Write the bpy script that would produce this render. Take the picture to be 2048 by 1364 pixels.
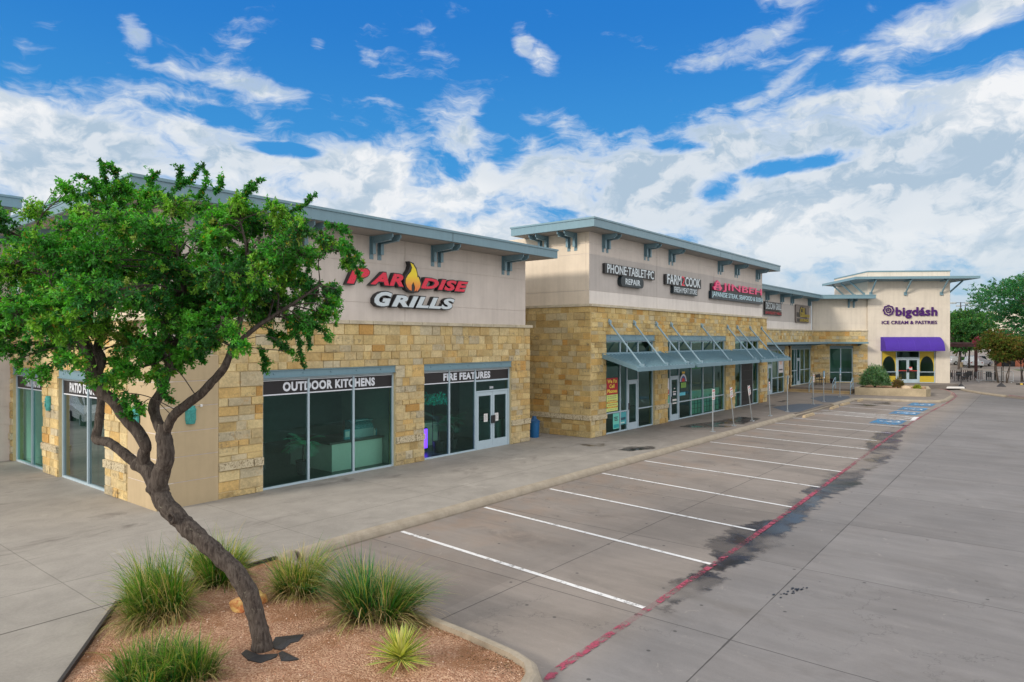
import bpy, bmesh, math, random
import numpy as np
from mathutils import Vector, Matrix, noise
random.seed(7); rng = np.random.default_rng(7)
R = math.radians
sc = bpy.context.scene
for o in list(bpy.data.objects): bpy.data.objects.remove(o)
# ------------------------------------------------------------------ camera
VIEW = 38.9      # heading in degrees from +X (the shop fronts run along +X)
cd = bpy.data.cameras.new('camera'); cam = bpy.data.objects.new('camera', cd); sc.collection.objects.link(cam)
cam.location = (0, 0, 4.15); cam.rotation_euler = (R(90), 0, R(VIEW - 90))
cd.sensor_width = 36; cd.lens = 36 * 1360 / 2048; cd.shift_y = -2 / 2048
cd.clip_start = 0.1; cd.clip_end = 3000
sc.camera = cam
# ------------------------------------------------------------------ light
SUN_AZ, SUN_EL = 168.0, 24.0                  # direction the sun stands in (deg from +X), height
sc.world = bpy.data.worlds.new('World'); sc.world.use_nodes = True
sd = bpy.data.lights.new('sun', 'SUN'); sun = bpy.data.objects.new('sun', sd); sc.collection.objects.link(sun)
sd.energy = 1.9; sd.angle = R(9); sd.color = (1.0, 0.89, 0.75)
sv = Vector((math.cos(R(SUN_AZ)) * math.cos(R(SUN_EL)), math.sin(R(SUN_AZ)) * math.cos(R(SUN_EL)), math.sin(R(SUN_EL))))
sun.rotation_euler = sv.to_track_quat('Z', 'Y').to_euler()
sc.view_settings.view_transform = 'Standard'; sc.view_settings.look = 'None'
sc.view_settings.exposure = 0.35; sc.view_settings.gamma = 1
sc.cycles.max_bounces = 8; sc.cycles.transparent_max_bounces = 16; sc.cycles.use_denoising = True
sc.cycles.sample_clamp_indirect = 6

class NT:
    """small expression builder for shader node trees"""
    def __init__(s, nt): s.nt = nt; s.n = nt.nodes; s.l = nt.links
    def new(s, t, **k):
        n = s.n.new(t)
        for a, b in k.items(): setattr(n, a, b)
        return n
    def put(s, sock, v):
        if hasattr(v, 'links') or isinstance(v, bpy.types.NodeSocket): s.l.new(v, sock)
        elif v is not None:
            if isinstance(v, (tuple, list)) and len(v) == 3 and sock.type == 'RGBA': v = (*v, 1)
            sock.default_value = v
    def m(s, op, a, b=None, c=None, clamp=False):
        n = s.new('ShaderNodeMath', operation=op, use_clamp=clamp)
        for i, v in enumerate((a, b, c)):
            if v is not None: s.put(n.inputs[i], v)
        return n.outputs[0]
    def v(s, op, a, b=None, sc_=None):
        n = s.new('ShaderNodeVectorMath', operation=op)
        s.put(n.inputs[0], a)
        if b is not None: s.put(n.inputs[1], b)
        if sc_ is not None: s.put(n.inputs[3], sc_)
        return n.outputs['Value'] if op in ('DOT_PRODUCT', 'LENGTH', 'DISTANCE') else n.outputs[0]
    def mix(s, f, a, b, blend='MIX'):
        n = s.new('ShaderNodeMix', data_type='RGBA', blend_type=blend)
        s.put(n.inputs[0], f); s.put(n.inputs[6], a); s.put(n.inputs[7], b)
        return n.outputs[2]
    def noise(s, vec, scale, detail=4, rough=.55, dist=0, out='Fac', **k):
        n = s.new('ShaderNodeTexNoise', **k)
        if vec is not None: s.put(n.inputs['Vector'], vec)
        n.inputs['Scale'].default_value = scale; n.inputs['Detail'].default_value = detail
        n.inputs['Roughness'].default_value = rough; n.inputs['Distortion'].default_value = dist
        return n.outputs[out]
    def step(s, x, lo, hi, a=0., b=1.):
        n = s.new('ShaderNodeMapRange', interpolation_type='SMOOTHSTEP')
        s.put(n.inputs[0], x); s.put(n.inputs[1], lo); s.put(n.inputs[2], hi); s.put(n.inputs[3], a); s.put(n.inputs[4], b)
        return n.outputs[0]
    def xyz(s, v):
        n = s.new('ShaderNodeSeparateXYZ'); s.put(n.inputs[0], v); return n.outputs
    def comb(s, x, y, z):
        n = s.new('ShaderNodeCombineXYZ'); s.put(n.inputs[0], x); s.put(n.inputs[1], y); s.put(n.inputs[2], z); return n.outputs[0]
    def pos(s): return s.new('ShaderNodeNewGeometry').outputs['Position']
    def attr(s, name='col'): return s.new('ShaderNodeAttribute', attribute_name=name).outputs['Color']

# ------------------------------------------------------------------ sky: real sky with clouds by direction
def build_sky():
    nt = sc.world.node_tree; nt.nodes.clear(); g = NT(nt)
    out = g.new('ShaderNodeOutputWorld'); bg = g.new('ShaderNodeBackground')
    sky = g.new('ShaderNodeTexSky', sky_type='NISHITA', sun_disc=False)
    sky.sun_elevation = R(SUN_EL); sky.sun_rotation = R(90 - SUN_AZ); sky.air_density = 1.0; sky.dust_density = .6; sky.ozone_density = 3.0
    d = g.v('NORMALIZE', g.new('ShaderNodeTexCoord').outputs['Generated'])
    x, y, z = g.xyz(d)
    az = g.m('MULTIPLY', g.m('SUBTRACT', R(VIEW), g.m('ARCTAN2', y, x)), 57.2958)   # degrees clockwise from the view heading
    el = g.m('MULTIPLY', g.m('ARCSINE', z), 57.2958)
    # azimuth/elevation plane for cloud placement
    P = g.comb(az, g.m('MULTIPLY', el, 1.45), 0)
    D2 = dict(noise_dimensions='2D')
    wob = g.v('SUBTRACT', g.noise(P, .12, 4, .6, out='Color', **D2), (.5, .5, .5))
    P2 = g.v('ADD', P, g.v('SCALE', wob, sc_=4.6))
    n1 = g.noise(P2, .105, 9, .60, **D2)                                        # heaps
    n2 = g.noise(g.v('MULTIPLY', P2, (.5, 1.7, 1)), .20, 8, .66, **D2)           # streaks
    hi = g.step(el, 12, 19, .26, .46); nn = g.m('ADD', g.m('MULTIPLY', n1, g.m('SUBTRACT', 1., hi)), g.m('MULTIPLY', n2, hi))
    nn = g.m('MULTIPLY', g.m('SUBTRACT', nn, .5), 2.3)
    # placement: weight of cloud at each (azimuth, elevation)
    def blob(a, e, ra, re, w, tilt=0):
        da = g.m('SUBTRACT', az, a); de = g.m('SUBTRACT', el, e)
        c, s_ = math.cos(R(tilt)), math.sin(R(tilt))
        u = g.m('ADD', g.m('MULTIPLY', da, c / ra), g.m('MULTIPLY', de, s_ / ra))
        v = g.m('ADD', g.m('MULTIPLY', da, -s_ / re), g.m('MULTIPLY', de, c / re))
        r2 = g.m('ADD', g.m('MULTIPLY', u, u), g.m('MULTIPLY', v, v))
        return g.m('MULTIPLY', g.m('MAXIMUM', g.m('SUBTRACT', 1.3, r2), 0.), w)
    env = g.step(el, 14.5, 20.5, .24, -.25)
    outside = g.m('MAXIMUM', g.step(g.m('ABSOLUTE', az), 42, 60, 0, .75), g.step(el, 29, 40, 0, .75))
    for b in BLOBS: env = g.m('ADD', env, blob(*b))
    env = g.m('ADD', g.m('MINIMUM', env, .38), outside)
    dens = g.m('ADD', nn, env)
    mask = g.step(dens, g.step(el, 12, 20, -.12, -.12), g.step(el, 12, 21, .24, .42))
    # cloud shade: light edges to the upper left, grey-blue bellies
    sh = g.noise(g.v('ADD', P2, (.7, -1.3, 0)), .105, 9, .60, **D2)
    n3 = g.noise(g.v('ADD', P2, (40, 13, 0)), .30, 7, .62, **D2)
    lit = g.m('ADD', g.m('MULTIPLY', g.m('SUBTRACT', n1, sh), 3.2), g.m('MULTIPLY', g.m('SUBTRACT', n3, .5), 1.5))
    lum = g.step(lit, -.36, .30)
    broad = g.noise(g.v('MULTIPLY', P, (.6, 1.2, 1)), .06, 3, .5, .3, **D2)
    lum = g.m('ADD', g.m('MULTIPLY', lum, .78), g.step(broad, .36, .64, -.18, .34), clamp=True)
    thin = g.step(dens, .08, .34)
    ccol = g.mix(lum, (3.5, 4.45, 5.4), (7.3, 7.35, 7.4))
    ccol = g.mix(thin, (6.1, 6.5, 7.0), ccol)
    ccol = g.mix(g.step(el, 1, 13, .62, 0.), ccol, (4.3, 5.2, 5.9))
    ccol = g.mix(g.m('MINIMUM', g.m('MULTIPLY', outside, 1.2), .85), ccol, (11.0, 10.7, 10.4))
    # clear air: sky texture, deepened
    hs = g.new('ShaderNodeHueSaturation'); g.put(hs.inputs['Color'], sky.outputs[0]); hs.inputs['Saturation'].default_value = 1.3; hs.inputs['Value'].default_value = 1.0
    target = g.mix(g.step(el, 0, 14), (1.9, 3.7, 5.3), (.40, 2.5, 5.7)); target = g.mix(g.step(el, 12, 27), target, (.16, 1.62, 5.1))
    clear = g.mix(.88, hs.outputs[0], target)
    col = g.mix(g.m('MULTIPLY', mask, .96), clear, ccol)
    below = g.step(z, -.02, .0)
    col = g.mix(below, (1.2, 1.2, 1.2), col)
    g.put(bg.inputs[0], col); bg.inputs[1].default_value = .1
    g.l.new(bg.outputs[0], out.inputs[0])
BLOBS = [(2.4, 22.4, 2.5, 1.3, .46, -30), (.6, 24.0, 1.2, 1.4, .30), (4.6, 17.6, 1.6, 1.2, .14), (18.0, 22.2, 5.5, 1.3, .25, 8), (14.5, 21.3, 3, .8, .14), (32, 21.3, 6.5, 2.2, .36, 14), (37, 22, 4, 2.4, .3), (24, 16.0, 9, 2.2, .26, 8), (31, 15, 9, 4.5, .30), (17, 17.5, 4, 1.4, .26, 10), (33, 8, 8, 5, .12),
 (-29.2, 21.4, 1.2, 2.1, .36, 15), (-34, 21.5, 1.5, 4.5, .22, -30), (-37.5, 15.5, 3, 1.6, .15), (-20.5, 19.4, 3.8, 1.3, .26), (-14, 18.6, 5, 1.4, .20), (-7.5, 28.0, 1.6, .5, .3), (-16, 22.6, .8, .6, .26), (-10, 21, 2.6, .8, .10), (-7, 24, 1.2, .9, .16), (-12, 22.0, .9, .7, .18), (11, 25.5, 2, .5, .12), (28, 23.5, 3, .7, .16, 30), (22, 19.6, 3.5, .6, .2, 30),
 (-1.2, 16.2, 2.6, 2.8, -.34), (24.5, 13.7, 5.5, .9, -.40, 6), (16.5, 11.6, 2.2, 1.6, -.34, 15), (14, 15.3, 3.4, .7, -.28), (-24.5, 16.8, 4.5, .8, -.26, -6), (-18.5, 14.8, 3.2, .6, -.30), (-4.2, 14.5, 1.6, 1.6, -.18), (-20.5, 10.4, 3, .9, -.30, -8), (-3, 10.5, 2.5, 1.2, -.2), (9.5, 18.4, 3.5, 1.0, -.1), (12, 13, 5, 2.4, .10), (5, 13, 5, 4, .10), (-12, 14, 6, 3, .1), (-33, 12, 7, 3.4, .14)]
build_sky()
sc.world.cycles.sampling_method = 'MANUAL'; sc.world.cycles.sample_map_resolution = 256

# ------------------------------------------------------------------ mesh building
def srgb(*c):
    f = lambda u: (u / 255 / 12.92) if u / 255 <= .04045 else ((u / 255 + .055) / 1.055) ** 2.4
    return tuple(f(u) for u in c)
class Frame:
    """wall frame: s to the right along the wall, n outward, z up"""
    def __init__(f, ox, oy, deg):
        f.o = (ox, oy); a = R(deg); f.u = (math.cos(a), math.sin(a)); f.w = (math.cos(a - math.pi / 2), math.sin(a - math.pi / 2))
    def __call__(f, s, n, z): return (f.o[0] + f.u[0] * s + f.w[0] * n, f.o[1] + f.u[1] * s + f.w[1] * n, z)
    def shift(f, n): g = Frame(0, 0, 0); g.o = f(0, n, 0)[:2]; g.u = f.u; g.w = f.w; return g
W = lambda s, n, z: (s, n, z)
class MB:
    def __init__(s, fr=None): s.v = []; s.f = []; s.c = []; s.fr = fr or W; s.col = (1, 1, 1)
    def add(s, vs, fs, col=None):
        k = len(s.v); s.v += [s.fr(*p) for p in vs]; s.f += [tuple(k + i for i in f) for f in fs]; s.c += [col or s.col] * len(fs); return s
    def box(s, x0, x1, y0, y1, z0, z1, col=None):
        return s.add([(x0, y0, z0), (x1, y0, z0), (x1, y1, z0), (x0, y1, z0), (x0, y0, z1), (x1, y0, z1), (x1, y1, z1), (x0, y1, z1)],
                     [(0, 3, 2, 1), (4, 5, 6, 7), (0, 1, 5, 4), (1, 2, 6, 5), (2, 3, 7, 6), (3, 0, 4, 7)], col)
    def bevbox(s, x0, x1, y0, y1, z0, z1, b, col=None):
        """box with its upright and upper edges chamfered"""
        lo = [(x0 + b, y0), (x1 - b, y0), (x1, y0 + b), (x1, y1 - b), (x1 - b, y1), (x0 + b, y1), (x0, y1 - b), (x0, y0 + b)]
        cx, cy = (x0 + x1) / 2, (y0 + y1) / 2
        hi = [(x + (b if x < cx else -b), y + (b if y < cy else -b)) for x, y in lo]
        vs = [(x, y, z0) for x, y in lo] + [(x, y, z1 - b) for x, y in lo] + [(x, y, z1) for x, y in hi]
        fs = [tuple(range(7, -1, -1)), tuple(range(16, 24))]
        for r in (0, 8): fs += [(r + i, r + (i + 1) % 8, r + 8 + (i + 1) % 8, r + 8 + i) for i in range(8)]
        return s.add(vs, fs, col)
    def prism(s, poly, z0, z1, col=None):
        n = len(poly)
        return s.add([(*p, z0) for p in poly] + [(*p, z1) for p in poly],
                     [tuple(range(n - 1, -1, -1)), tuple(range(n, 2 * n))] + [(i, (i + 1) % n, n + (i + 1) % n, n + i) for i in range(n)], col)
    def extr(s, poly, s0, s1, col=None):
        """profile in (n, z) extruded along s"""
        n = len(poly)
        return s.add([(s0, *p) for p in poly] + [(s1, *p) for p in poly],
                     [tuple(range(n)), tuple(range(2 * n - 1, n - 1, -1))] + [(i, (i + 1) % n, n + (i + 1) % n, n + i) for i in range(n)], col)
    def face(s, poly, n0, n1, col=None):
        """outline in (s, z) given thickness from n0 to n1"""
        k = len(poly)
        return s.add([(p[0], n0, p[1]) for p in poly] + [(p[0], n1, p[1]) for p in poly],
                     [tuple(range(k)), tuple(range(2 * k - 1, k - 1, -1))] + [(i, (i + 1) % k, k + (i + 1) % k, k + i) for i in range(k)], col)
    def tube(s, pts, rad, sides=8, col=None, caps=True, jit=0, seed=0):
        pts = [Vector(p) for p in pts]; n = len(pts)
        if not hasattr(rad, '__len__'): rad = [rad] * n
        vs = []; up = Vector((0, 0, 1)); prev = None
        for i, p in enumerate(pts):
            t = (pts[min(i + 1, n - 1)] - pts[max(i - 1, 0)]).normalized()
            if prev is None: a = t.cross(up if abs(t.z) < .9 else Vector((1, 0, 0))).normalized()
            else: a = (prev - t * prev.dot(t)).normalized()
            prev = a; b = t.cross(a)
            for k in range(sides):
                an = 2 * math.pi * k / sides; r = rad[i]
                q = p + (a * math.cos(an) + b * math.sin(an)) * r
                if jit: q = p + (q - p) * (1 + jit * noise.noise(q * 6 + Vector((seed, 0, 0))) + jit * .6 * noise.noise(q * 17))
                vs.append(tuple(q))
        fs = [(i * sides + k, i * sides + (k + 1) % sides, (i + 1) * sides + (k + 1) % sides, (i + 1) * sides + k) for i in range(n - 1) for k in range(sides)]
        if caps: fs += [tuple(range(sides - 1, -1, -1)), tuple((n - 1) * sides + k for k in range(sides))]
        return s.add(vs, fs, col)
    def lathe(s, prof, cx, cy, sides=20, col=None):
        n = len(prof)
        vs = [(cx + r * math.cos(2 * math.pi * k / sides), cy + r * math.sin(2 * math.pi * k / sides), z) for r, z in prof for k in range(sides)]
        fs = [(i * sides + k, i * sides + (k + 1) % sides, (i + 1) * sides + (k + 1) % sides, (i + 1) * sides + k) for i in range(n - 1) for k in range(sides)]
        fs += [tuple(range(sides - 1, -1, -1)), tuple((n - 1) * sides + k for k in range(sides))]
        return s.add(vs, fs, col)
    def build(s, name, mat, parent=None, smooth=False, recalc=True, **tags):
        o = mesh_obj(name, s.v, s.f, mat, parent, s.c, smooth, recalc)
        for k, x in tags.items(): o[k] = x
        return o
ROOT = {}
def mesh_obj(name, v, f, mat, parent=None, cols=None, smooth=False, recalc=True, origin=None):
    off = Vector(ROOT.get(parent.name, (0, 0, 0))) if parent else Vector(origin or (0, 0, 0))
    me = bpy.data.meshes.new(name)
    V_ = np.array(v, dtype=np.float64).reshape(-1, 3) - np.array(off)
    me.from_pydata(V_.tolist(), [], f)
    if recalc:
        bm = bmesh.new(); bm.from_mesh(me); bmesh.ops.recalc_face_normals(bm, faces=bm.faces); bm.to_mesh(me); bm.free()
    if cols is not None and any(c != (1, 1, 1) for c in cols[:1] + cols[-1:]) or (cols is not None and len(set(cols)) > 1):
        a = me.color_attributes.new('col', 'FLOAT_COLOR', 'CORNER')
        arr = np.ones((len(me.loops), 4), dtype=np.float32)
        lt = np.zeros(len(me.polygons), dtype=np.int32); me.polygons.foreach_get('loop_total', lt)
        arr[:, :3] = np.repeat(np.array(cols, dtype=np.float32), lt, axis=0)
        a.data.foreach_set('color', arr.ravel())
    if smooth: me.polygons.foreach_set('use_smooth', [True] * len(me.polygons))
    if mat: me.materials.append(mat)
    me.update()
    o = bpy.data.objects.new(name, me); sc.collection.objects.link(o)
    if parent: o.parent = parent
    else: o.location = off
    ROOT[o.name] = tuple(off)
    return o
def tag(o, label=None, cat=None, group=None, kind=None):
    if label: o['label'] = label
    if cat: o['category'] = cat
    if group: o['group'] = group
    if kind: o['kind'] = kind
    return o
def thing(name, label, cat, loc=(0, 0, 0), group=None):
    o = bpy.data.objects.new(name, None); sc.collection.objects.link(o); o.location = loc; o.empty_display_size = .3
    ROOT[o.name] = tuple(loc); return tag(o, label, cat, group)
def dup(o, parent=None):
    c = o.copy(); sc.collection.objects.link(c)
    if parent: c.parent = parent
    for ch in list(o.children): dup(ch, c)
    return c

# ------------------------------------------------------------------ materials
def new_mat(name):
    m = bpy.data.materials.new(name); m.use_nodes = True; nt = m.node_tree
    g = NT(nt); b = nt.nodes['Principled BSDF']; return m, g, b
def bump(g, b, h, strength=.3, dist=.01):
    n = g.new('ShaderNodeBump'); g.put(n.inputs['Height'], h); n.inputs['Strength'].default_value = strength; n.inputs['Distance'].default_value = dist
    g.l.new(n.outputs[0], b.inputs['Normal'])
def simple(name, c, rough=.6, metal=0, var=.12, scale=3., bmp=0., spec=.5, attr=False, streak=False):
    m, g, b = new_mat(name); p = g.pos()
    n = g.noise(p, scale, 5, .6); n2 = g.noise(p, scale * 9, 4, .6)
    f = g.m('ADD', g.m('MULTIPLY', n, .65), g.m('MULTIPLY', n2, .35))
    base = g.attr() if attr else (*c, 1)
    if streak:
        st = g.noise(g.v('MULTIPLY', p, (6, 6, .35)), 1.6, 5, .6); f = g.m('ADD', g.m('MULTIPLY', f, .5), g.m('MULTIPLY', st, .5))
    k = g.step(f, .3, .7, 1 - var, 1 + var)
    kc = g.comb(k, k, k)
    n_ = g.new('ShaderNodeMix', data_type='RGBA', blend_type='MULTIPLY'); n_.inputs[0].default_value = 1
    g.put(n_.inputs[6], base); g.put(n_.inputs[7], kc); g.l.new(n_.outputs[2], b.inputs['Base Color'])
    g.put(b.inputs['Roughness'], g.step(n2, .3, .7, max(rough - .08, .02), min(rough + .08, 1))); b.inputs['Metallic'].default_value = metal
    b.inputs['Specular IOR Level'].default_value = spec
    if bmp: bump(g, b, n2, bmp)
    return m
def emis(name, c, s):
    m, g, b = new_mat(name); b.inputs['Base Color'].default_value = (*c, 1); b.inputs['Emission Color'].default_value = (*c, 1); b.inputs['Emission Strength'].default_value = s; return m

M = {}
M['blue'] = simple('blue_steel', srgb(112, 144, 158), .42, 0, .07, 1.3, 0, streak=True)
M['blue_l'] = simple('blue_steel_pale', srgb(140, 168, 182), .45, 0, .06, 1.5, 0)
M['alu'] = simple('window_aluminium', srgb(176, 196, 208), .4, .0, .05, 3)
M['galv'] = simple('galvanised_steel', srgb(165, 172, 176), .45, .5, .15, 9)
M['dark'] = simple('dark_metal', (.025, .025, .028), .5, 0, .2, 5)
M['blackp'] = simple('black_panel', (.012, .010, .014), .45, 0, .1, 5)
M['white'] = simple('white_paint', (.78, .78, .78), .5, 0, .05, 5)
M['letter'] = simple('white_letter_vinyl', (.72, .76, .84), .5, 0, .03, 5)
M['attr'] = simple('painted_colours', (1, 1, 1), .5, 0, .06, 5, attr=True)
M['cap'] = simple('cut_limestone', srgb(190, 180, 158), .85, 0, .22, 2.5, .4)
M['mortar'] = simple('mortar', srgb(206, 188, 146), .95, 0, .12, 4, .3)
M['soffit'] = simple('soffit_panel', srgb(150, 146, 142), .8, 0, .05, 2)
M['roof_top'] = simple('roof_membrane', (.5, .5, .48), .8, 0, .1, 1)
def stone_mat():
    m, g, b = new_mat('limestone_block'); p = g.pos()
    a = g.noise(p, 2.3, 6, .65); c = g.noise(p, 14, 6, .7); d = g.noise(p, 55, 3, .6)
    f = g.m('ADD', g.m('MULTIPLY', a, .4), g.m('ADD', g.m('MULTIPLY', c, .4), g.m('MULTIPLY', d, .2)))
    k = g.step(f, .30, .70, .66, 1.26)
    col = g.mix(1, g.attr(), g.comb(k, g.m('MULTIPLY', k, .985), g.m('MULTIPLY', k, .95)), 'MULTIPLY')
    rust = g.step(g.noise(p, 5.5, 5, .7, .4), .56, .74, 0, .55)
    col = g.mix(rust, col, srgb(178, 132, 66))
    # lichen and soot, in streaks that follow some beds
    x, y, z = g.xyz(p)
    bed = g.noise(g.comb(g.m('MULTIPLY', x, .35), g.m('MULTIPLY', y, .35), g.m('MULTIPLY', z, 2.6)), 1.6, 3, .5)
    spots = g.noise(p, 9, 6, .75)
    soot = g.m('MULTIPLY', g.step(bed, .565, .68), g.step(spots, .46, .62))
    splash = g.m('MULTIPLY', g.step(z, .05, .5, .6, 0.), g.step(spots, .42, .62))
    col = g.mix(g.m('MULTIPLY', g.m('ADD', soot, splash, clamp=True), .62), col, (.11, .10, .085))
    g.put(b.inputs['Base Color'], col); b.inputs['Roughness'].default_value = .9; b.inputs['Specular IOR Level'].default_value = .25
    bump(g, b, g.m('ADD', c, g.m('MULTIPLY', a, 1.4)), .55, .02); return m
M['stone'] = stone_mat()
def ledge_mat():
    m, g, b = new_mat('rough_ledge_stone'); p = g.pos(); c = g.noise(p, 22, 6, .75, .6); a = g.noise(p, 2, 3)
    col = g.mix(g.step(c, .47, .60), srgb(212, 200, 170), srgb(150, 132, 100))
    col = g.mix(g.m('MULTIPLY', g.step(c, .55, .63), g.step(a, .40, .58)), col, (.07, .06, .05))
    g.put(b.inputs['Base Color'], col); b.inputs['Roughness'].default_value = .95; bump(g, b, c, .9, .03); return m
M['ledge'] = ledge_mat()
def stucco_mat():
    m, g, b = new_mat('painted_stucco'); p = g.pos(); x, y, z = g.xyz(p)
    n = g.noise(p, .9, 5, .6); s_ = g.noise(g.comb(g.m('MULTIPLY', x, 3.5), g.m('MULTIPLY', y, 3.5), g.m('MULTIPLY', z, .22)), 1.3, 5, .6)
    k = g.m('ADD', g.step(n, .3, .7, .95, 1.03), g.m('ADD', g.step(s_, .38, .75, .02, -.07), g.step(g.noise(p, 5, 6, .7), .3, .7, -.02, .02)))
    g.put(b.inputs['Base Color'], g.mix(1, g.attr(), g.comb(k, k, g.m('MULTIPLY', k, .99)), 'MULTIPLY'))
    b.inputs['Roughness'].default_value = .9; b.inputs['Specular IOR Level'].default_value = .2; bump(g, b, g.noise(p, 60, 3, .6), .25, .006); return m
M['stucco'] = stucco_mat()
def glass_mat(name, tint, refl=1.0, f0=.02, gc=(.60, .95, .92)):
    m, g, b = new_mat(name); m.node_tree.nodes.remove(b)
    out = m.node_tree.nodes['Material Output']
    tr = g.new('ShaderNodeBsdfTransparent'); tr.inputs[0].default_value = (*tint, 1)
    gl = g.new('ShaderNodeBsdfGlossy'); gl.inputs['Roughness'].default_value = .0; gl.inputs['Color'].default_value = (*gc, 1)
    p = g.pos(); wv = g.new('ShaderNodeBump'); g.put(wv.inputs['Height'], g.noise(p, .7, 2, .5)); wv.inputs['Strength'].default_value = .04; wv.inputs['Distance'].default_value = .05
    g.l.new(wv.outputs[0], gl.inputs['Normal'])
    fr = g.new('ShaderNodeFresnel'); fr.inputs[0].default_value = 1.5
    fac = g.m('ADD', g.m('MULTIPLY', fr.outputs[0], refl), f0, clamp=True)
    mx = g.new('ShaderNodeMixShader'); g.put(mx.inputs[0], fac); g.l.new(tr.outputs[0], mx.inputs[1]); g.l.new(gl.outputs[0], mx.inputs[2])
    g.l.new(mx.outputs[0], out.inputs[0]); return m
M['glass'] = glass_mat('tinted_glass', (.62, .92, .85), 1.1, .02)
M['glass_r'] = glass_mat('reflective_glass', (.38, .50, .47), 1.7, .06, (.86, .93, .95))
M['glass_c'] = glass_mat('clear_glass', (.72, .84, .82), .8, .01)
def foliage(name, rough=.55, trans=.35, hue=0):
    m, g, b = new_mat(name); out = m.node_tree.nodes['Material Output']
    p = g.pos(); k = g.step(g.noise(p, 3, 3), .3, .7, .75, 1.25)
    col = g.mix(1, g.attr(), g.comb(k, k, k), 'MULTIPLY')
    g.put(b.inputs['Base Color'], col); b.inputs['Roughness'].default_value = rough; b.inputs['Specular IOR Level'].default_value = .35
    t = g.new('ShaderNodeBsdfTranslucent'); g.put(t.inputs[0], g.mix(1, col, (1.3, 1.6, .5), 'MULTIPLY'))
    mx = g.new('ShaderNodeMixShader'); mx.inputs[0].default_value = trans
    g.l.new(b.outputs[0], mx.inputs[1]); g.l.new(t.outputs[0], mx.inputs[2]); g.l.new(mx.outputs[0], out.inputs[0]); return m
M['leaf'] = foliage('leaves'); M['blade'] = foliage('grass_blades', .5, .25)
def bark_mat():
    m, g, b = new_mat('bark'); p = g.pos(); x, y, z = g.xyz(p)
    n = g.noise(g.comb(g.m('MULTIPLY', x, 3.2), g.m('MULTIPLY', y, 3.2), g.m('MULTIPLY', z, .7)), 9, 7, .72, .5); lich = g.noise(p, 26, 5, .75); big = g.noise(p, 3.0, 4)
    col = g.mix(g.step(n, .3, .7), srgb(56, 49, 46), srgb(104, 96, 90))
    col = g.mix(g.m('MULTIPLY', g.step(lich, .58, .70), g.step(big, .45, .62, .0, .8)), col, srgb(150, 148, 132))
    g.put(b.inputs['Base Color'], col); b.inputs['Roughness'].default_value = .95; b.inputs['Specular IOR Level'].default_value = .2; bump(g, b, n, .8, .02); return m
M['bark'] = bark_mat()

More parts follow.
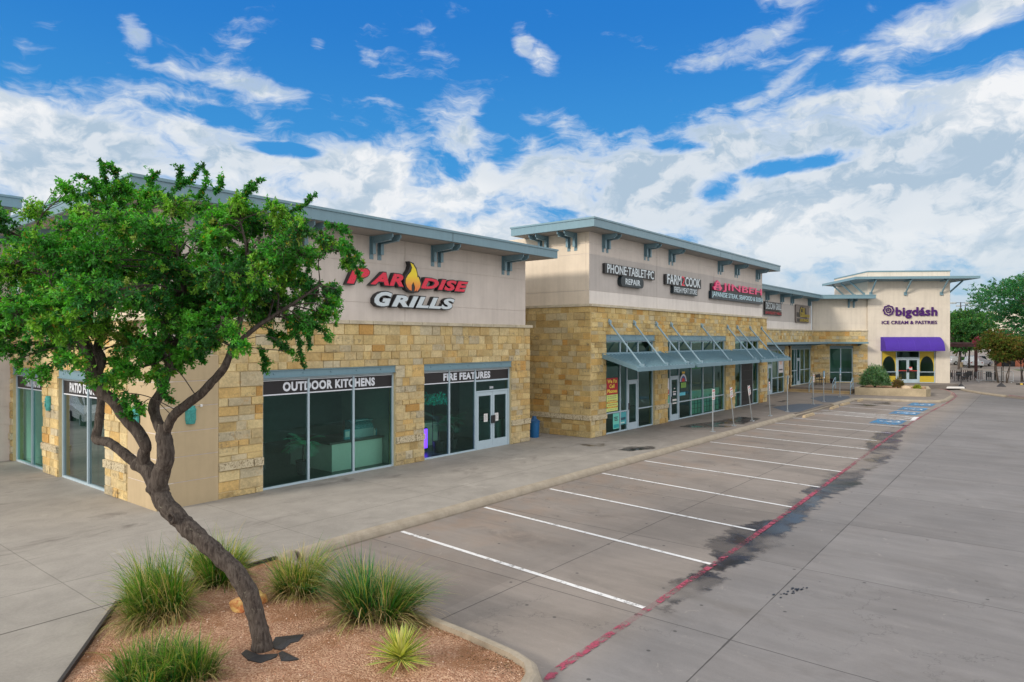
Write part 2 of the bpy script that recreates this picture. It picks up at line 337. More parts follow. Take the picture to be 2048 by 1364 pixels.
def ground_mats():
    # parking lot concrete
    m, g, b = new_mat('lot_concrete'); p = g.pos(); x, y, z = g.xyz(p)
    big = g.noise(p, .16, 5, .6); mid = g.noise(g.v('MULTIPLY', p, (1, .55, 1)), .9, 7, .68, .5); fine = g.noise(p, 22, 5, .7); grit = g.noise(p, 130, 2, .6)
    sweep = g.noise(g.v('MULTIPLY', p, (4.5, .18, 1)), 1.0, 6, .6, .4)
    lane = g.step(y, 4.4, 5.6)
    ca_ = srgb(121, 119, 120); cb = srgb(133, 126, 121)
    col = g.mix(lane, ca_, cb)
    k = g.m('ADD', g.m('ADD', g.step(big, .3, .7, .90, 1.08), g.step(mid, .3, .72, -.10, .10)), g.m('ADD', g.step(fine, .3, .7, -.05, .05), g.step(grit, .3, .7, -.05, .05)))
    k = g.m('ADD', k, g.step(sweep, .35, .7, -.05, .05))
    col = g.mix(1, col, g.comb(k, k, g.m('MULTIPLY', k, .985)), 'MULTIPLY')
    slab = g.new('ShaderNodeTexWhiteNoise', noise_dimensions='2D')
    # joints
    def line(d, w): return g.step(g.m('ABSOLUTE', d), w * .6, w, 1., 0.)
    wob = g.m('MULTIPLY', g.m('SUBTRACT', g.noise(p, 1.3, 3), .5), .03)
    cx = g.m('PINGPONG', g.m('ADD', g.m('SUBTRACT', x, 9.55 + .0), wob), 1.92)
    cross = g.m('MULTIPLY', line(cx, .011), g.m('LESS_THAN', x, 200))
    l1 = line(g.m('ADD', g.m('SUBTRACT', y, 7.42), wob), .012)
    yl = g.m('SUBTRACT', y, g.m('MULTIPLY', g.m('SUBTRACT', x, 8), .021))
    l2 = line(g.m('ADD', g.m('PINGPONG', g.m('SUBTRACT', yl, 3.66), 2.0), wob), .012)
    l2 = g.m('MULTIPLY', l2, g.m('LESS_THAN', y, 5.2))
    j = g.m('MAXIMUM', g.m('MAXIMUM', cross, l1), l2)
    gx = g.m('FLOOR', g.m('DIVIDE', g.m('SUBTRACT', x, 9.55 - 3.84), 3.84)); gy = g.m('FLOOR', g.m('DIVIDE', g.m('SUBTRACT', yl, 3.66), 4.0))
    g.put(slab.inputs[0], g.comb(gx, gy, 0)); sk = g.step(slab.outputs[0], 0, 1, .93, 1.05)
    col = g.mix(1, col, g.comb(sk, sk, sk), 'MULTIPLY')
    # rust-tan drift near the kerb, dark tyre scuffs and gum spots
    warm = g.m('MULTIPLY', g.step(y, 7.0, 11.6, .05, .8), g.step(g.noise(p, .8, 5, .65), .42, .66))
    col = g.mix(g.m('MULTIPLY', warm, .45), col, srgb(146, 122, 102))
    bx = g.m('SUBTRACT', 1.42, g.m('PINGPONG', g.m('SUBTRACT', g.m('SUBTRACT', x, 10.2), g.m('MULTIPLY', g.m('SUBTRACT', y, 9.), .09)), 1.42)); by = g.m('SUBTRACT', y, 9.4)
    oil = g.m('POWER', 2.718, g.m('MULTIPLY', g.m('ADD', g.m('MULTIPLY', g.m('MULTIPLY', bx, bx), 7.), g.m('MULTIPLY', g.m('MULTIPLY', by, by), .55)), -1.))
    oil = g.m('MULTIPLY', g.m('MULTIPLY', oil, g.m('GREATER_THAN', x, 9.)), g.step(g.noise(p, 1.1, 7, .72, .6), .42, .68)); col = g.mix(g.m('MULTIPLY', oil, .6), col, (.09, .08, .075))
    vor = g.new('ShaderNodeTexVoronoi', feature='F1', voronoi_dimensions='2D'); g.put(vor.inputs['Vector'], p); vor.inputs['Scale'].default_value = .8
    spot = g.m('MULTIPLY', g.step(vor.outputs['Distance'], .016, .030, 1., 0.), g.m('GREATER_THAN', g.xyz(vor.outputs['Color'])[0], .35))
    col = g.mix(g.m('MULTIPLY', spot, .75), col, (.04, .04, .04))
    stain = g.step(g.noise(g.v('MULTIPLY', p, (1, .45, 1)), .55, 6, .7, .8), .56, .76, 0, .5)
    col = g.mix(stain, col, (.12, .11, .10)); blotch = g.step(g.noise(p, 2.6, 7, .75, 1.2), .60, .74, 0, .35); col = g.mix(blotch, col, srgb(186, 178, 168)); crack = g.step(g.m('ABSOLUTE', g.m('SUBTRACT', g.noise(p, .42, 9, .62, .2), .5)), .0012, .003, .5, 0.); col = g.mix(g.m('MULTIPLY', crack, g.step(g.noise(p, .13, 2), .5, .6)), col, (.05, .05, .05))
    col = g.mix(g.m('MULTIPLY', j, .78), col, (.035, .033, .032))
    g.put(b.inputs['Base Color'], col); g.put(b.inputs['Roughness'], g.step(fine, .3, .7, .72, .9)); b.inputs['Specular IOR Level'].default_value = .35
    bump(g, b, g.m('SUBTRACT', g.m('ADD', g.m('MULTIPLY', fine, .5), grit), g.m('MULTIPLY', j, 4)), .25, .006)
    M['lot'] = m
    # sidewalk concrete
    m, g, b = new_mat('sidewalk_concrete'); p = g.pos(); x, y, z = g.xyz(p)
    big = g.noise(p, .3, 5, .6); mid = g.noise(p, 1.4, 7, .68, .6); fine = g.noise(p, 25, 5, .7)
    k = g.m('ADD', g.step(big, .3, .7, .9, 1.08), g.m('ADD', g.step(mid, .3, .7, -.09, .09), g.step(fine, .3, .7, -.06, .06)))
    col = g.mix(g.step(x, 20, 32), srgb(151, 147, 142), srgb(131, 123, 117))
    col = g.mix(1, col, g.comb(k, k, g.m('MULTIPLY', k, .98)), 'MULTIPLY')
    wob = g.m('MULTIPLY', g.m('SUBTRACT', g.noise(p, 1.3, 3), .5), .02)
    a1 = g.m('MULTIPLY', g.step(g.m('ABSOLUTE', g.m('ADD', wob, g.m('SUBTRACT', y, 13.28))), .006, .012, 1., 0.), .8)
    a2 = g.m('MULTIPLY', g.step(g.m('ABSOLUTE', g.m('ADD', wob, g.m('SUBTRACT', y, 15.4))), .005, .011, 1., 0.), .35)
    a4 = g.step(g.m('ABSOLUTE', g.m('SUBTRACT', y, 11.62)), .01, .02, 1., 0.); a4 = g.m('MULTIPLY', a4, g.m('LESS_THAN', x, 7.2))
    a3 = g.m('MULTIPLY', g.step(g.m('PINGPONG', g.m('ADD', wob, g.m('SUBTRACT', x, 4.22)), 2.15), .005, .012, 1., 0.), .55)
    j = g.m('MAXIMUM', g.m('MAXIMUM', a1, a2), g.m('MAXIMUM', a3, a4))
    st = g.m('MULTIPLY', g.step(g.noise(g.v('MULTIPLY', p, (.5, 1.1, 1)), .8, 6, .7, 1.0), .55, .72), g.step(y, 12.5, 16.5, .35, 1.0))
    col = g.mix(g.m('MULTIPLY', st, .8), col, (.14, .125, .115))
    pale = g.step(g.noise(p, .5, 5, .7), .60, .75, 0, .35); col = g.mix(pale, col, srgb(205, 200, 190))
    col = g.mix(g.m('MULTIPLY', j, .7), col, (.06, .055, .05))
    g.put(b.inputs['Base Color'], col); b.inputs['Roughness'].default_value = .85; b.inputs['Specular IOR Level'].default_value = .3
    bump(g, b, g.m('SUBTRACT', fine, g.m('MULTIPLY', j, 3)), .25, .006); M['walk'] = m
    # kerb concrete
    m, g, b = new_mat('kerb_concrete'); p = g.pos(); n = g.noise(p, 3, 6, .7); f = g.noise(p, 30, 4, .7); x, y, z = g.xyz(p)
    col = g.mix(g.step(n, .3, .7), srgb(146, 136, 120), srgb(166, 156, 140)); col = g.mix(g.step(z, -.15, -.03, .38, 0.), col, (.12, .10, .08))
    col = g.mix(g.step(f, .5, .7, 0, .25), col, (.2, .17, .14))
    g.put(b.inputs['Base Color'], col); b.inputs['Roughness'].default_value = .9; bump(g, b, f, .5, .01); M['kerb'] = m
    # worn paints
    def paint(name, c, wear, under=(.3, .27, .24), lo=.5):
        m, g, b = new_mat(name); p = g.pos(); out = m.node_tree.nodes['Material Output']
        n = g.noise(p, 6, 7, .75); f = g.noise(p, 60, 4, .7); big = g.noise(p, .5, 3)
        k = g.step(f, .3, .7, .85, 1.05); g.put(b.inputs['Base Color'], g.mix(1, (*c, 1), g.comb(k, k, k), 'MULTIPLY')); b.inputs['Roughness'].default_value = .75
        t = g.new('ShaderNodeBsdfTransparent'); mx = g.new('ShaderNodeMixShader')
        g.put(mx.inputs[0], g.m('MULTIPLY', g.step(g.m('ADD', n, g.m('MULTIPLY', big, .4)), lo + .2, lo + .32), wear)); g.l.new(b.outputs[0], mx.inputs[1]); g.l.new(t.outputs[0], mx.inputs[2]); g.l.new(mx.outputs[0], out.inputs[0]); return m
    M['p_white'] = paint('worn_white_paint', (.74, .75, .76), .6, lo=.52); M['p_red'] = paint('worn_red_paint', srgb(162, 68, 92), .9, lo=.41)
    M['p_blue'] = paint('worn_blue_paint', srgb(58, 138, 190), .8, lo=.45); M['p_red2'] = paint('faded_pink_paint', srgb(188, 104, 124), .85, lo=.40)
    # water on concrete: darker, glossier, ragged thin edge
    m, g, b = new_mat('standing_water'); p = g.pos(); out = m.node_tree.nodes['Material Output']
    n = g.noise(p, .9, 5, .6); ed = g.xyz(g.attr())[0]
    deep = g.step(g.m('ADD', n, g.m('MULTIPLY', g.noise(p, 4, 4), .2)), .48, .66)
    g.put(b.inputs['Base Color'], g.mix(deep, (.075, .066, .062), (.02, .018, .018)))
    g.put(b.inputs['Roughness'], g.step(n, .4, .62, .5, .10)); b.inputs['Specular IOR Level'].default_value = .5
    t = g.new('ShaderNodeBsdfTransparent'); mx = g.new('ShaderNodeMixShader')
    op = g.m('ADD', .40, g.m('MULTIPLY', deep, .42)); ragged = g.step(g.m('ADD', ed, g.m('MULTIPLY', g.m('SUBTRACT', g.noise(p, 2.4, 7, .68), .5), 2.6)), .30, .75)
    gap = g.step(g.noise(p, .42, 3, .5), .38, .50, .12, 1.); g.put(mx.inputs[0], g.m('MULTIPLY', g.m('MULTIPLY', op, ragged), gap)); g.l.new(t.outputs[0], mx.inputs[1]); g.l.new(b.outputs[0], mx.inputs[2]); g.l.new(mx.outputs[0], out.inputs[0]); M['wet'] = m
    # gravel bed
    m, g, b = new_mat('decomposed_granite'); p = g.pos()
    vo = g.new('ShaderNodeTexVoronoi', feature='F1'); g.put(vo.inputs['Vector'], p); vo.inputs['Scale'].default_value = 55; vo2 = g.new('ShaderNodeTexVoronoi'); g.put(vo2.inputs['Vector'], p); vo2.inputs['Scale'].default_value = 24
    big = g.noise(p, 1.1, 5, .65, .5); r_ = g.xyz(vo.outputs['Color'])[0]; r2 = g.xyz(vo2.outputs['Color'])[1]
    col = g.mix(g.step(r_, 0, 1), srgb(144, 104, 80), srgb(206, 170, 142)); col = g.mix(g.step(r2, .5, 1., 0, .6), col, srgb(170, 128, 104))
    col = g.mix(g.step(big, .46, .66, 0, .75), col, srgb(140, 98, 66)); col = g.mix(g.step(g.noise(p, 3.2, 6, .75), .60, .72, 0, .75), col, srgb(80, 54, 38))
    g.put(b.inputs['Base Color'], col); b.inputs['Roughness'].default_value = .95; b.inputs['Specular IOR Level'].default_value = .2
    bump(g, b, g.m('ADD', g.m('MULTIPLY', vo.outputs['Distance'], -1.), g.m('MULTIPLY', g.noise(p, 9, 5), 1.0)), .9, .02); M['gravel'] = m
ground_mats()
# ------------------------------------------------------------------ ground
def sheet(name, poly, z, mat, kind='structure', sub=0):
    bm = bmesh.new(); vs = [bm.verts.new((x, y, z)) for x, y in poly]; f = bm.faces.new(vs)
    if f.normal.z < 0: f.normal_flip()
    bmesh.ops.triangulate(bm, faces=bm.faces[:])
    me = bpy.data.meshes.new(name); bm.to_mesh(me); bm.free(); me.materials.append(mat)
    o = bpy.data.objects.new(name, me); sc.collection.objects.link(o); o['kind'] = kind; return o
m_soil = simple('far_ground', srgb(150, 146, 130), .9, 0, .15, .05)
sheet('ground', [(-900, -900), (900, -900), (900, 900), (-900, 900)], -.30, m_soil)
sheet('parking_lot', [(-120, -120), (300, -120), (300, 120), (-120, 120)], -.15, M['lot'])

KERB = [(8.0, 11.78), (9.0, 11.84), (20, 11.84), (30, 11.8), (39.6, 11.75)]
KERB_B = [(47.3, 11.6), (52.6, 11.55), (53.5, 11.2), (53.8, 10.0), (54.1, 8.2), (54.3, 7.2), (54.9, 6.6), (56, 6.35), (60, 6.4), (63.4, 6.7), (66.4, 7.4), (68.0, 8.4), (68.8, 9.8)]
def walk_slab():
    g = MB()
    poly = [(-60, 11.62), (4.41, 11.62), (7.2, 11.66), (7.6, 11.72)] + KERB + [(47.3, 11.6)] + KERB_B[1:] + [(69.2, 12), (90, 12), (90, 60), (-60, 60)]
    g.prism(poly, -.28, 0)
    o = g.build('sidewalk', M['walk']); o['kind'] = 'structure'
    bm = bmesh.new(); bm.from_mesh(o.data); bmesh.ops.triangulate(bm, faces=[f for f in bm.faces if len(f.verts) > 4]); bm.to_mesh(o.data); bm.free()
    g = MB(); g.prism([(-60, -60), (-22, -60), (.0, 4.95), (2.97, 9.46), (4.40, 11.62), (-60, 11.62)], -.28, -.002)
    o = g.build('plaza_pavement', M['walk']); o['kind'] = 'structure'
walk_slab()
def kerb(name, path, mat, w=.26, closed=False, h0=-.15, z1=.012, drop=.09, kind='structure', parent=None):
    """kerb of rounded section following a path (its back edge); the face falls to the right-hand side"""
    pts = [Vector((*p, 0)) for p in path]; prof = [(-.02, h0 - .05), (-.02, z1), (w * .35, z1 + .004), (w * .55, z1 - .012), (w * .75, z1 - .05), (w, h0 + .03), (w + .015, h0 - .05)]
    g = MB(); n = len(prof); vs = []
    for i, p in enumerate(pts):
        t = (pts[min(i + 1, len(pts) - 1)] - pts[max(i - 1, 0)]).normalized(); r = Vector((t.y, -t.x, 0))
        for a, z in prof: q = p + r * a; vs.append((q.x, q.y, z))
    fs = [(i * n + k, i * n + k + 1, (i + 1) * n + k + 1, (i + 1) * n + k) for i in range(len(pts) - 1) for k in range(n - 1)]
    fs += [tuple(range(n)), tuple((len(pts) - 1) * n + k for k in range(n - 1, -1, -1))]
    g.add(vs, fs); o = g.build(name, mat, parent, smooth=False)
    if kind: o['kind'] = kind
    return o
def dens(path, step=.6):
    out = []
    for a, b in zip(path[:-1], path[1:]):
        L = math.dist(a, b); k = max(1, int(L / step)); out += [(a[0] + (b[0] - a[0]) * i / k, a[1] + (b[1] - a[1]) * i / k) for i in range(k)]
    return out + [path[-1]]
kerb('kerb', dens([(7.75, 11.76)] + KERB[1:]), M['kerb'])
kerb('kerb', dens(KERB_B), M['kerb'])
kerb('kerb', [(-22, 4.9), (.0, 4.98), (5.9, 5.0), (6.4, 5.02), (6.66, 5.12), (6.84, 5.3), (6.93, 5.6), (7.0, 6.4), (7.06, 8), (7.1, 9.6), (7.22, 11.1), (7.3, 11.6), (7.6, 11.75)], M['kerb'], w=.2, z1=.05)
# the dark steel edging of the bed and its gravel
g = MB()
for a, b in (((0, 4.95), (2.97, 9.46)), ((2.97, 9.46), (4.41, 11.6)), ((4.41, 11.6), (7.25, 11.66))):
    d = Vector((b[0] - a[0], b[1] - a[1])).normalized(); r = Vector((d.y, -d.x)) * .045
    g.prism([a, b, (b[0] + r.x, b[1] + r.y), (a[0] + r.x, a[1] + r.y)], -.1, .035)
tag(g.build('bed_edging', M['dark']), kind='structure')
BED = [(0.05, 5.0), (2.99, 9.46), (4.43, 11.58), (7.28, 11.62), (7.2, 11.1), (7.1, 9.6), (7.05, 8), (7.0, 6.4), (6.92, 5.6), (6.83, 5.3), (6.65, 5.12), (6.4, 5.02), (5.9, 5.0)]
def inside(p, poly):
    x, y = p; c = False
    for i in range(len(poly)):
        (x1, y1), (x2, y2) = poly[i], poly[i - 1]
        if (y1 > y) != (y2 > y) and x < (x2 - x1) * (y - y1) / (y2 - y1) + x1: c = not c
    return c
def bed_z(x, y):
    e = min(1, max(0, min(seg_dist((x, y), BED[i - 1], BED[i]) for i in range(len(BED))) / 1.1))
    return -.03 + .13 * e * e * (3 - 2 * e) + .018 * noise.noise(Vector((x * 2.1, y * 2.1, 0))) + .010 * noise.noise(Vector((x * 9, y * 9, 3)))
def seg_dist(p, a, b):
    ax, ay = a; bx, by = b; dx, dy = bx - ax, by - ay; t = max(0, min(1, ((p[0] - ax) * dx + (p[1] - ay) * dy) / (dx * dx + dy * dy)))
    return math.hypot(p[0] - ax - t * dx, p[1] - ay - t * dy)
def make_bed():
    nx, ny = 150, 140; x0, y0, sx, sy = 0, 4.9, 7.4 / nx, 6.85 / ny
    idx = {}; vs = []; fs = []
    for j in range(ny):
        for i in range(nx):
            if inside((x0 + (i + .5) * sx, y0 + (j + .5) * sy), BED):
                q = []
                for a, b in ((i, j), (i + 1, j), (i + 1, j + 1), (i, j + 1)):
                    if (a, b) not in idx: idx[(a, b)] = len(vs); x = x0 + a * sx; y = y0 + b * sy; vs.append((x, y, bed_z(x, y)))
                    q.append(idx[(a, b)])
                fs.append(q)
    o = mesh_obj('gravel_bed', vs, fs, M['gravel'], smooth=True); o['kind'] = 'structure'
    sheet('bed_soil', BED, -.06, M['gravel'])
    # loose chips
    g = MB()
    for _ in range(9000):
        x = random.uniform(.8, 7.2); y = random.uniform(5.0, 11.6)
        if not inside((x, y), BED): continue
        r = random.choice([.006, .008, .011, .016]) * random.uniform(.7, 1.2); z = bed_z(x, y)
        c = random.choice([(.46, .25, .16), (.58, .36, .25), (.34, .19, .12), (.62, .47, .37), (.24, .14, .09)])
        a = random.uniform(0, 6.3); vs = [(x + r * math.cos(a + k * 2.09) * random.uniform(.7, 1.3), y + r * math.sin(a + k * 2.09), z - .002) for k in range(3)] + [(x, y, z + r * .9)]
        g.add(vs, [(0, 1, 3), (1, 2, 3), (2, 0, 3)], c)
    tag(g.build('gravel_chips', M['attr_rough'], recalc=False), 'loose reddish granite chips scattered over the planting bed', kind='stuff')
M['attr_rough'] = simple('stone_chips', (1, 1, 1), .95, 0, .15, 20, attr=True, spec=.2)
make_bed()

# painted markings
g = MB()
ST = [((10.32, 11.50), (9.82, 5.20)), ((13.15, 11.50), (12.54, 5.22)), ((15.96, 11.47), (15.38, 5.36)), ((18.88, 11.49), (18.12, 5.38)), ((21.77, 11.50), (21.08, 5.46)), ((24.72, 11.5), (23.99, 5.5)), ((27.55, 11.5), (26.96, 5.6)), ((30.3, 11.5), (29.6, 5.9)), ((33.15, 11.5), (32.35, 6.1)),
      ((35.95, 11.5), (35.4, 6.1)), ((38.9, 11.5), (38.2, 6.1)), ((42.2, 11.4), (41.5, 6.2)), ((44.3, 11.4), (43.6, 6.2)), ((47.6, 11.2), (46.6, 6.3)), ((50.6, 11.2), (49.6, 6.4))]
def strip(g, a, b, w, z=-.142):
    d = Vector((b[0] - a[0], b[1] - a[1])).normalized(); r = Vector((d.y, -d.x)) * w / 2
    n = max(1, int(math.dist(a, b) / 1.0)); vs = []
    for i in range(n + 1):
        x = a[0] + (b[0] - a[0]) * i / n; y = a[1] + (b[1] - a[1]) * i / n; vs += [(x + r.x, y + r.y, z), (x - r.x, y - r.y, z)]
    g.add(vs, [(2 * i, 2 * i + 1, 2 * i + 3, 2 * i + 2) for i in range(n)])
for a, b in ST: strip(g, a, b, .105)
for k in range(9):                                   # hatched access aisle
    t = k / 9; xa = 42.2 + t * 2.0; strip(g, (42.15 - .7 * t, 11.3 - 5.1 * t), (min(44.25, 43.6 + .6) - .65 * min(1, t + .25), 11.3 - 5.1 * min(1, t + .25)), .09, -.1415)
strip(g, (41.6, 6.15), (43.7, 6.25), .25, -.141)
o = g.build('parking_stripes', M['p_white'], recalc=False); o['kind'] = 'structure'
RED = [(6.72, 5.10), (9.81, 5.13), (12.69, 5.17), (18.15, 5.31), (28.82, 5.70), (34, 5.9), (42.05, 6.06), (48, 6.06), (53.9, 6.02), (58, 6.05)]
def path_strip(g, path, w, z):
    path = dens(path, .5); vs = []
    for i, p in enumerate(path):
        a = path[max(i - 1, 0)]; b = path[min(i + 1, len(path) - 1)]; d = Vector((b[0] - a[0], b[1] - a[1])).normalized(); r = Vector((d.y, -d.x)) * w / 2
        vs += [(p[0] + r.x, p[1] + r.y, z), (p[0] - r.x, p[1] - r.y, z)]
    g.add(vs, [(2 * i, 2 * i + 1, 2 * i + 3, 2 * i + 2) for i in range(len(path) - 1)])
g = MB(); path_strip(g, [(6.2, 4.72), (6.5, 4.8), (6.75, 4.98), (7.2, 5.1)] + RED[1:], .12, -.1375); g.build('fire_lane_line', M['p_red'], recalc=False)['kind'] = 'structure'
g = MB(); path_strip(g, [(58.0, 6.06), (62, 6.2), (66.4, 6.95)], .14, -.137); g.build('fire_lane_line', M['p_red2'], recalc=False)['kind'] = 'structure'
# red paint on the far kerbs
kerb('painted_kerb', dens([(60, 6.38), (63.4, 6.68), (66.4, 7.38), (67.4, 7.98)], .3), M['p_red2'], w=.268, z1=.017)
g = MB()
for (x0, x1) in ((38.9, 41.3), (44.6, 46.5), (47.3, 49.6), (51.0, 53.5)):
    yb = 6.35 + (x0 - 39) * .012
    g.add([(x0, yb, -.1405), (x1, yb, -.1405), (x1 + .1, yb + 1.4, -.1405), (x0 + .1, yb + 1.4, -.1405)], [(0, 1, 2, 3)])
g.build('accessible_bay_marking', M['p_blue'], recalc=False)['kind'] = 'structure'
def isa(g, cx, cy, s, z):                            # wheelchair symbol, seen from the lane
    def ring(cx, cy, r, w, a0, a1):
        n = 14; vs = []
        for i in range(n + 1):
            a = R(a0 + (a1 - a0) * i / n); vs += [(cx + (r - w) * math.cos(a), cy + (r - w) * math.sin(a), z), (cx + (r + w) * math.cos(a), cy + (r + w) * math.sin(a), z)]
        g.add(vs, [(2 * i, 2 * i + 1, 2 * i + 3, 2 * i + 2) for i in range(n)])
    ring(cx, cy - .12 * s, .26 * s, .045 * s, 100, 370); ring(cx - .06 * s, cy + .42 * s, .045 * s, .045 * s, 0, 360)
    strip(g, (cx - .05 * s, cy + .33 * s), (cx - .02 * s, cy), .09 * s, z); strip(g, (cx - .02 * s, cy + .02 * s), (cx + .2 * s, cy + .02 * s), .08 * s, z); strip(g, (cx + .18 * s, cy + .04 * s), (cx + .3 * s, cy - .32 * s), .08 * s, z)
g = MB()
for x in (40.4, 45.7, 48.5, 52.3): isa(g, x, 6.95 + (x - 39) * .012, 1.05, -.1365)
g.build('accessible_symbol', M['p_white'], recalc=False)['kind'] = 'structure'

def wet(name, poly, z, e=.5):
    """ragged water sheet; a smooth edge-distance attribute drives where it thins out"""
    xs = [p[0] for p in poly]; ys = [p[1] for p in poly]; sy = .06; sx = .06 if max(xs) - min(xs) < 8 else .12
    nx = int((max(xs) - min(xs)) / sx) + 3; ny = int((max(ys) - min(ys)) / sy) + 3; X = min(xs) - sx + np.arange(nx) * sx; Y = min(ys) - sy + np.arange(ny) * sy
    gx, gy = np.meshgrid(X, Y, indexing='ij'); D = np.full(gx.shape, 9e9); ins = np.zeros(gx.shape, bool)
    for i in range(len(poly)):
        (x1, y1), (x2, y2) = poly[i - 1], poly[i]; dx, dy = x2 - x1, y2 - y1; t = np.clip(((gx - x1) * dx + (gy - y1) * dy) / (dx * dx + dy * dy), 0, 1)
        D = np.minimum(D, np.hypot(gx - x1 - t * dx, gy - y1 - t * dy)); c = (y1 > gy) != (y2 > gy); ins ^= c & (gx < (x2 - x1) * (gy - y1) / (y2 - y1 + 1e-12) + x1)
    S_ = np.where(ins, D, -D) / e; idx = {}; vs = []; fs = []; val = []
    for i in range(nx - 1):
        for j in range(ny - 1):
            if S_[i:i + 2, j:j + 2].max() < -.15: continue
            q = []
            for a, b in ((i, j), (i + 1, j), (i + 1, j + 1), (i, j + 1)):
                if (a, b) not in idx: idx[(a, b)] = len(vs); vs.append((X[a], Y[b], z)); val.append(S_[a, b])
                q.append(idx[(a, b)])
            fs.append(q)
    o = mesh_obj(name, vs, fs, M['wet'], None, None, recalc=False); o['kind'] = 'structure'
    at_ = o.data.color_attributes.new('col', 'FLOAT_COLOR', 'POINT'); arr = np.ones((len(vs), 4), np.float32); arr[:, :3] = np.array(val, np.float32)[:, None]; at_.data.foreach_set('color', arr.ravel()); return o
run_s = [(9.3, 5.10), (9.9, 4.62), (10.9, 4.62), (11.9, 4.5), (12.2, 4.85), (12.9, 4.55), (13.9, 4.5), (14.6, 4.45), (15.9, 4.6), (17.1, 4.62), (19.1, 4.75), (20.7, 4.72), (22.2, 4.5), (23.9, 4.75), (27.0, 4.6), (32.0, 4.95), (33.7, 5.3), (39.3, 5.75)]
run_n = [(39.6, 6.45), (36.0, 6.8), (32.0, 6.6), (29, 5.95), (26.1, 6.05), (23.6, 6.2), (22.3, 5.85), (20.4, 5.95), (19.6, 5.6), (18.5, 5.85), (17.2, 5.45), (16.6, 5.4), (16.2, 5.9), (15.0, 6.05), (13.4, 5.92), (12.8, 5.45), (11.9, 5.4), (11.2, 5.65), (10.8, 5.5), (10.2, 5.25)]
wet('water_film', run_s + run_n, -.1455, .4)
for poly in ([(22.3, 14.4), (22.7, 15.1), (23.4, 14.9), (23.7, 14.1), (23.2, 13.7), (22.6, 13.8)], [(22.3, 13.2), (23.4, 13.3), (24.3, 12.6), (24.2, 11.95), (23.2, 11.95), (22.3, 12.4)],
             [(29.2, 13.3), (29.3, 14.4), (31.2, 14.4), (33.6, 13.9), (36.5, 13.6), (36.6, 12.2), (33.4, 12.0), (30.6, 12.2)], [(42.8, 14.6), (44.5, 14.7), (44.3, 13.9), (43, 13.9)], [(46.5, 15), (48.5, 15), (48.2, 14.2), (46.6, 14.3)]):
    wet('puddle', poly, .0035, .35)
wet('puddle', [(48.5, 9.5), (49.2, 11.2), (52.8, 11.1), (53.4, 9.2), (51.4, 8.6)], -.1455, .5)

# detectable ramps
m_mat = simple('ramp_surface', srgb(78, 88, 100), .8, 0, .18, 4, .4)
for poly in ([(42.8, 13.9), (40.3, 12.15), (41.0, 11.72), (46.9, 11.9), (46.2, 13.3)], [(51.0, 13.9), (48.2, 12.3), (48.7, 11.75), (53.0, 11.7), (54.8, 12.2), (54.4, 13.7)]):
    sheet('ramp_surface', poly, .0045, m_mat)
sheet('ramp_surface', [(69.0, 8.0), (70.8, 6.6), (73.2, 7.2), (71.4, 8.2)], .005, m_mat)
g = MB()                                             # sloping ends of the dropped kerb
g.prism([(39.6, 11.75), (40.5, 11.78), (47.3, 11.78), (47.3, 11.5), (39.7, 11.5)], -.16, -.07); g.build('dropped_kerb', M['kerb'])['kind'] = 'structure'
# patio paving east of the drive, with its kerb
PAT = [(60.5, 1.2), (63.0, 3.2), (65.5, 4.9), (68.2, 6.2), (70.9, 7.0), (74, 8.0), (120, 22), (120, 5.5), (84, -2.2), (72, -4)]
g = MB(); g.prism(PAT, -.28, 0); g.build('patio_pavement', M['walk'])['kind'] = 'structure'
kerb('kerb', dens([(69.8, 6.6), (68.2, 6.1), (65.5, 4.8), (63.0, 3.1)][::-1]), M['kerb'], w=-.2)
kerb('painted_kerb', dens([(62.9, 3.0), (61, 1.5), (60.5, 1.1), (61.5, .4), (66, -1.5)][::-1], .5), M['p_red2'], w=.2, z1=.02)
# terrace, steps
TER = [(57.3, 17.6), (57.3, 12.5), (61.3, 12.4), (61.3, 11.2), (66.6, 8.6), (70.2, 6.9), (72.5, 8.5), (76, 18)]
g = MB(); g.prism(TER, -.05, .35); g.build('terrace', M['walk'])['kind'] = 'structure'
m_step = simple('step_concrete', srgb(170, 148, 112), .9, 0, .2, 2, .4)
g = MB(); g.box(56.9, 57.34, 12.5, 17.2, 0, .19); g.build('step', m_step)['kind'] = 'structure'
g = MB(); g.box(56.4, 56.95, 12.5, 17.2, 0, .04); g.build('step', m_step)['kind'] = 'structure'

